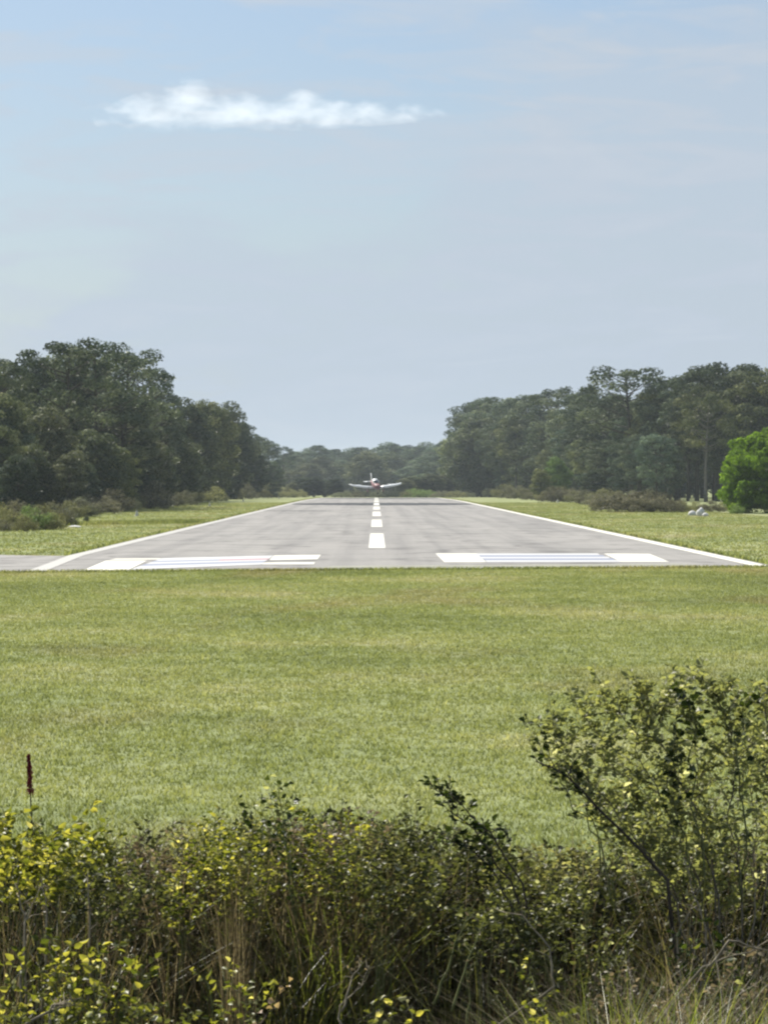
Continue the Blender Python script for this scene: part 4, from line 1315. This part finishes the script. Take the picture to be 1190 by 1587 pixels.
# tall grass filling the thicket (uncountable)
def tall_grass(n, x0, x1, y0, y1, h0, h1, w, mat, label, leanr=(.1, 1.0), hfun=None, name='tall_grass'):
    px = rng.uniform(x0, x1, n); Y = rng.uniform(y0, y1, n)
    clump = rng.integers(0, max(6, n // 14), n)
    cx = rng.uniform(x0, x1, n)[clump]; cy = rng.uniform(y0, y1, n)[clump]
    px = cx + rng.normal(0, 7, n); Y = cy + rng.normal(0, .04, n)
    pos = np.stack([(px - VX) / FPX * Y, Y, 0 * Y], 1)
    h = rng.uniform(h0, h1, n)
    if hfun is not None:
        h = h * hfun(px)
    mb = MB()
    mb.blades(pos, h, rng.uniform(*leanr, n), rng.uniform(0, 6.28, n), rng.uniform(w * .6, w * 1.3, n), rng.random(n), 6)
    return tag(mb.build(name, M[mat]), label, 'grass', kind='stuff')


topz = lambda px: np.interp(px, [0, 150, 300, 400, 560, 650, 800, 900, 1190], [1.0, .95, .93, 1.0, 1.05, .95, .85, .95, 1.0])
tall_grass(3000, -60, 1250, 12.8, 15.4, .6, 1.30, .0060, 'blade', 'tangled olive grass all through the thicket', hfun=topz)
tall_grass(2200, -60, 1250, 13.3, 14.6, .9, 1.42, .0045, 'dry_blade', 'dry tan grass mixed into the thicket', hfun=topz)
tall_grass(130, 350, 430, 12.8, 13.3, .8, 1.25, .0050, 'dry_blade', 'clump of dry pale grass left of the thicket middle', (.03, .25))
tall_grass(500, 470, 620, 13.5, 13.9, .95, 1.25, .0040, 'dry_blade', 'purplish dry twiggy grass in the middle of the thicket', (.1, .6))
tall_grass(150, 470, 560, 13.2, 13.6, .95, 1.2, .0050, 'fresh_blade', 'tuft of yellow green grass in the middle of the thicket', (.2, .9))
tall_grass(2600, 870, 1250, 10.2, 11.2, .70, 1.10, .0070, 'fresh_blade', 'bright sunlit grass in the bottom right corner', (.2, 1.5))
tall_grass(1500, 880, 1250, 10.6, 11.8, .8, 1.18, .0045, 'dry_blade', 'brown dry grass above the bright corner grass', (.3, 1.3))
tall_grass(900, -40, 860, 14.6, 17.5, .25, .62, .0050, 'fresh_blade', 'fringe of field grass behind the thicket', (.1, .7))

# ------------------------------------------------------------------ sky, cloud, haze, sun
SUN_AZ, SUN_EL = R(-34), R(46)     # azimuth from +Y towards +X

w = bpy.data.worlds.new('World')
bpy.context.scene.world = w
w.use_nodes = True
nt = w.node_tree
nt.nodes.clear()
sky = N(nt, 'ShaderNodeTexSky', sky_type='NISHITA')
sky.sun_disc = False
sky.sun_elevation = SUN_EL
sky.sun_rotation = SUN_AZ
sky.altitude = 0
sky.air_density = 1.0
sky.dust_density = 1.2
sky.ozone_density = 2.0
tc = N(nt, 'ShaderNodeTexCoord')
sp = N(nt, 'ShaderNodeSeparateXYZ'); L(nt, tc, 'Generated', sp, 0)
tint = mixc(nt, 'MULTIPLY', 1.0); L(nt, sky, 0, tint, 6)
tint.inputs[7].default_value = (0.78, 0.86, 0.96, 1)
# thin high veil, pale lavender: fills the lower sky and its edge climbs to the right
mp = N(nt, 'ShaderNodeMapping'); mp.inputs['Scale'].default_value = (9, 9, 26); mp.inputs['Rotation'].default_value = (0, R(-8), 0); mp.inputs['Location'].default_value = (1.3, 0, 0.35)
L(nt, tc, 'Generated', mp, 'Vector')
nz = N(nt, 'ShaderNodeTexNoise', i_Scale=1.0, i_Detail=7.0, i_Roughness=0.52, i_Distortion=0.5)
L(nt, mp, 0, nz, 'Vector')
ex = N(nt, 'ShaderNodeMath', operation='MULTIPLY_ADD', i_1=0.62, i_2=0.100); L(nt, sp, 0, ex, 0)
dz = N(nt, 'ShaderNodeMath', operation='SUBTRACT'); L(nt, ex, 0, dz, 0); L(nt, sp, 2, dz, 1)
nm_ = N(nt, 'ShaderNodeMapRange', i_1=0.3, i_2=0.7, i_3=-0.055, i_4=0.055); nm_.clamp = False; L(nt, nz, 0, nm_, 0)
d2 = N(nt, 'ShaderNodeMath', operation='ADD'); L(nt, dz, 0, d2, 0); L(nt, nm_, 0, d2, 1)
vr = N(nt, 'ShaderNodeMapRange', i_1=-0.02, i_2=0.035, i_3=0.16, i_4=0.60); vr.interpolation_type = 'SMOOTHSTEP'; L(nt, d2, 0, vr, 0)
hz = N(nt, 'ShaderNodeMapRange', i_1=0.0, i_2=0.16, i_3=0.45, i_4=0.05); L(nt, sp, 2, hz, 0)
ad = N(nt, 'ShaderNodeMath', operation='ADD'); ad.use_clamp = True
L(nt, hz, 0, ad, 0); L(nt, vr, 0, ad, 1)
# the veil is brighter towards the side of the sun
vx = N(nt, 'ShaderNodeMapRange', i_1=-0.14, i_2=0.10, i_3=0.0, i_4=1.0); L(nt, sp, 0, vx, 0)
vc = mixc(nt); L(nt, vx, 0, vc, 0); vc.inputs[6].default_value = (5.1, 5.95, 6.9, 1); vc.inputs[7].default_value = (4.9, 5.65, 6.6, 1)
mpw = N(nt, 'ShaderNodeMapping'); mpw.inputs['Scale'].default_value = (16, 16, 85); mpw.inputs['Rotation'].default_value = (0, R(6), 0); mpw.inputs['Location'].default_value = (0.7, 0, 4.15)
L(nt, tc, 'Generated', mpw, 'Vector')
nw = N(nt, 'ShaderNodeTexNoise', i_Scale=1.0, i_Detail=8.0, i_Roughness=0.6, i_Distortion=0.8); L(nt, mpw, 0, nw, 'Vector')
rw = N(nt, 'ShaderNodeMapRange', i_1=0.47, i_2=0.70, i_3=0.0, i_4=0.5); L(nt, nw, 0, rw, 0)
ad2 = N(nt, 'ShaderNodeMath', operation='ADD'); ad2.use_clamp = True; L(nt, ad, 0, ad2, 0); L(nt, rw, 0, ad2, 1)
ad = ad2
veil = mixc(nt); L(nt, ad, 0, veil, 0); L(nt, tint, 2, veil, 6); L(nt, vc, 2, veil, 7)
wf = N(nt, 'ShaderNodeMath', operation='MULTIPLY', i_1=0.9); L(nt, rw, 0, wf, 0)
wm = mixc(nt); L(nt, wf, 0, wm, 0); L(nt, veil, 2, wm, 6); wm.inputs[7].default_value = (5.7, 6.25, 7.0, 1)
bg = N(nt, 'ShaderNodeBackground', i_Strength=0.055); L(nt, wm, 2, bg, 0)
out = N(nt, 'ShaderNodeOutputWorld'); L(nt, bg, 0, out, 0)

sl = bpy.data.lights.new('sun', 'SUN')
sl.energy = 5.0; sl.angle = R(0.6); sl.color = (1.0, 0.95, 0.86)
so = bpy.data.objects.new('sun', sl); C.objects.link(so)
sd = Vector((math.sin(SUN_AZ) * math.cos(SUN_EL), math.cos(SUN_AZ) * math.cos(SUN_EL), math.sin(SUN_EL)))
so.rotation_euler = (-sd).to_track_quat('-Z', 'Y').to_euler()
so.location = sd * 100

# cloud: a real volume, far away, made of lumps
Yc = 7000.0
cx0, cx1 = XY(128, Yc), XY(705, Yc)
cz = EYE - (178 - VY) / FPX * Yc
mb = MB()
rings = []
K = 16
for i in range(25):
    f = i / 24
    u = 2 * f - 1
    prof = max(0.02, (1 - u ** 4)) ** .5
    hgt = np.interp(f, [0, .12, .24, .3, .45, .52, .58, .7, .9, 1], [12, 30, 62, 70, 38, 30, 46, 30, 22, 8])
    lowh = np.interp(f, [0, .1, .3, .6, 1], [12, 34, 34, 26, 8])
    x = cx0 + (cx1 - cx0) * f - (cx0 + cx1) / 2
    rings.append([(x, math.cos(a) * 110 * prof, (math.sin(a) * (hgt if math.sin(a) > 0 else lowh)) * 1.25) for a in [2 * math.pi * j / K for j in range(K)]])
mb.loft(rings)
m, nt = new_mat('cloud vapour')
tc = N(nt, 'ShaderNodeTexCoord')
mp = N(nt, 'ShaderNodeMapping'); mp.inputs['Scale'].default_value = (.016, .016, .030); mp.inputs['Location'].default_value = (5.3, 2.1, 7.7)
L(nt, tc, 'Object', mp, 'Vector')
nz = N(nt, 'ShaderNodeTexNoise', i_Scale=1.0, i_Detail=6.0, i_Roughness=0.6); L(nt, mp, 0, nz, 'Vector')
# soft falloff towards the hull
s2 = N(nt, 'ShaderNodeSeparateXYZ'); L(nt, tc, 'Object', s2, 0)
hw = (cx1 - cx0) / 2
fr = nt.nodes.new('ShaderNodeFloatCurve')
cm = fr.mapping.curves[0]
pts_ = [(0, .32), (.12, .66), (.22, .70), (.29, 1.0), (.36, .74), (.45, .48), (.52, .42), (.58, .66), (.66, .44), (.9, .34), (1, .1)]
while len(cm.points) < len(pts_):
    cm.points.new(.5, .5)
for p_, (a, b) in zip(cm.points, pts_):
    p_.location = (a, b)
fr.mapping.update()
ux = N(nt, 'ShaderNodeMapRange', i_1=-hw, i_2=hw, i_3=0.0, i_4=1.0); L(nt, s2, 0, ux, 0)
L(nt, ux, 0, fr, 'Value')
# v = z / height(u)   (upwards), z / 42 downwards
hz_ = N(nt, 'ShaderNodeMath', operation='MULTIPLY', i_1=84.0); L(nt, fr, 0, hz_, 0)
dv = N(nt, 'ShaderNodeMath', operation='DIVIDE'); L(nt, s2, 2, dv, 0); L(nt, hz_, 0, dv, 1)
dn = N(nt, 'ShaderNodeMath', operation='DIVIDE', i_1=-30.0); L(nt, s2, 2, dn, 0)
mxv = N(nt, 'ShaderNodeMath', operation='MAXIMUM'); L(nt, dv, 0, mxv, 0); L(nt, dn, 0, mxv, 1)
yv = N(nt, 'ShaderNodeMath', operation='DIVIDE', i_1=105.0); L(nt, s2, 1, yv, 0)
def sq(n_):
    k = N(nt, 'ShaderNodeMath', operation='MULTIPLY'); L(nt, n_, 0, k, 0); L(nt, n_, 0, k, 1); return k
a1, a2 = sq(mxv), sq(yv)
u2 = N(nt, 'ShaderNodeMapRange', i_1=-hw, i_2=hw, i_3=-1.0, i_4=1.0); L(nt, s2, 0, u2, 0)
a3 = sq(sq(u2))
s_1 = N(nt, 'ShaderNodeMath', operation='ADD'); L(nt, a1, 0, s_1, 0); L(nt, a2, 0, s_1, 1)
s_2 = N(nt, 'ShaderNodeMath', operation='ADD'); L(nt, s_1, 0, s_2, 0); L(nt, a3, 0, s_2, 1)
nn_ = N(nt, 'ShaderNodeMapRange', i_1=0.3, i_2=0.7, i_3=-1.3, i_4=1.1); L(nt, nz, 0, nn_, 0)
s_3 = N(nt, 'ShaderNodeMath', operation='SUBTRACT'); L(nt, nn_, 0, s_3, 0); L(nt, s_2, 0, s_3, 1)
dn_ = N(nt, 'ShaderNodeMapRange', i_1=-0.95, i_2=1.3, i_3=0.0, i_4=0.0076); L(nt, s_3, 0, dn_, 0)
vol = N(nt, 'ShaderNodeVolumePrincipled'); vol.inputs['Color'].default_value = (.93, .945, .93, 1)
vol.inputs['Anisotropy'].default_value = 0.2
L(nt, dn_, 0, vol, 'Density')
out = N(nt, 'ShaderNodeOutputMaterial'); L(nt, vol, 0, out, 'Volume')
co = mb.build('cloud', m, loc=((cx0 + cx1) / 2, Yc, cz), smooth=True)
tag(co, 'long thin white cloud with a puffy hump in the upper left sky', 'cloud')

# haze
HZ = 0.00011
m, nt = new_mat('thin summer haze')
vol = N(nt, 'ShaderNodeVolumePrincipled'); vol.inputs['Color'].default_value = (.80, .90, 1.0, 1)
vol.inputs['Density'].default_value = HZ
vol.inputs['Anisotropy'].default_value = 0.0
out = N(nt, 'ShaderNodeOutputMaterial'); L(nt, vol, 0, out, 'Volume')
mb = MB(); mb.box((-1250, -180, -2.0), (1250, 2450, 27.0))
tag(mb.build('haze', m), kind='stuff')

# ------------------------------------------------------------------ camera and render settings
cam = bpy.data.cameras.new('camera')
cam.sensor_fit = 'HORIZONTAL'; cam.sensor_width = 36.0
cam.lens = FPX / 1190.0 * 36.0
cam.clip_start = 0.5; cam.clip_end = 30000
co = bpy.data.objects.new('camera', cam); C.objects.link(co)
co.location = (0, 0, EYE)
co.rotation_euler = (R(90) - (793.5 - VY) / FPX, 0, -(595 - VX) / FPX)
sc = bpy.context.scene
sc.camera = co
sc.view_settings.view_transform = 'Standard'
sc.view_settings.look = 'None'
sc.view_settings.exposure = 0.95
sc.view_settings.gamma = 1.0
sc.cycles.use_denoising = True
sc.cycles.max_bounces = 8
sc.cycles.transparent_max_bounces = 8
sc.cycles.volume_bounces = 2
sc.cycles.transmission_bounces = 4
sc.cycles.diffuse_bounces = 4
sc.cycles.pixel_filter_type = 'BLACKMAN_HARRIS'
sc.cycles.filter_width = 2.3
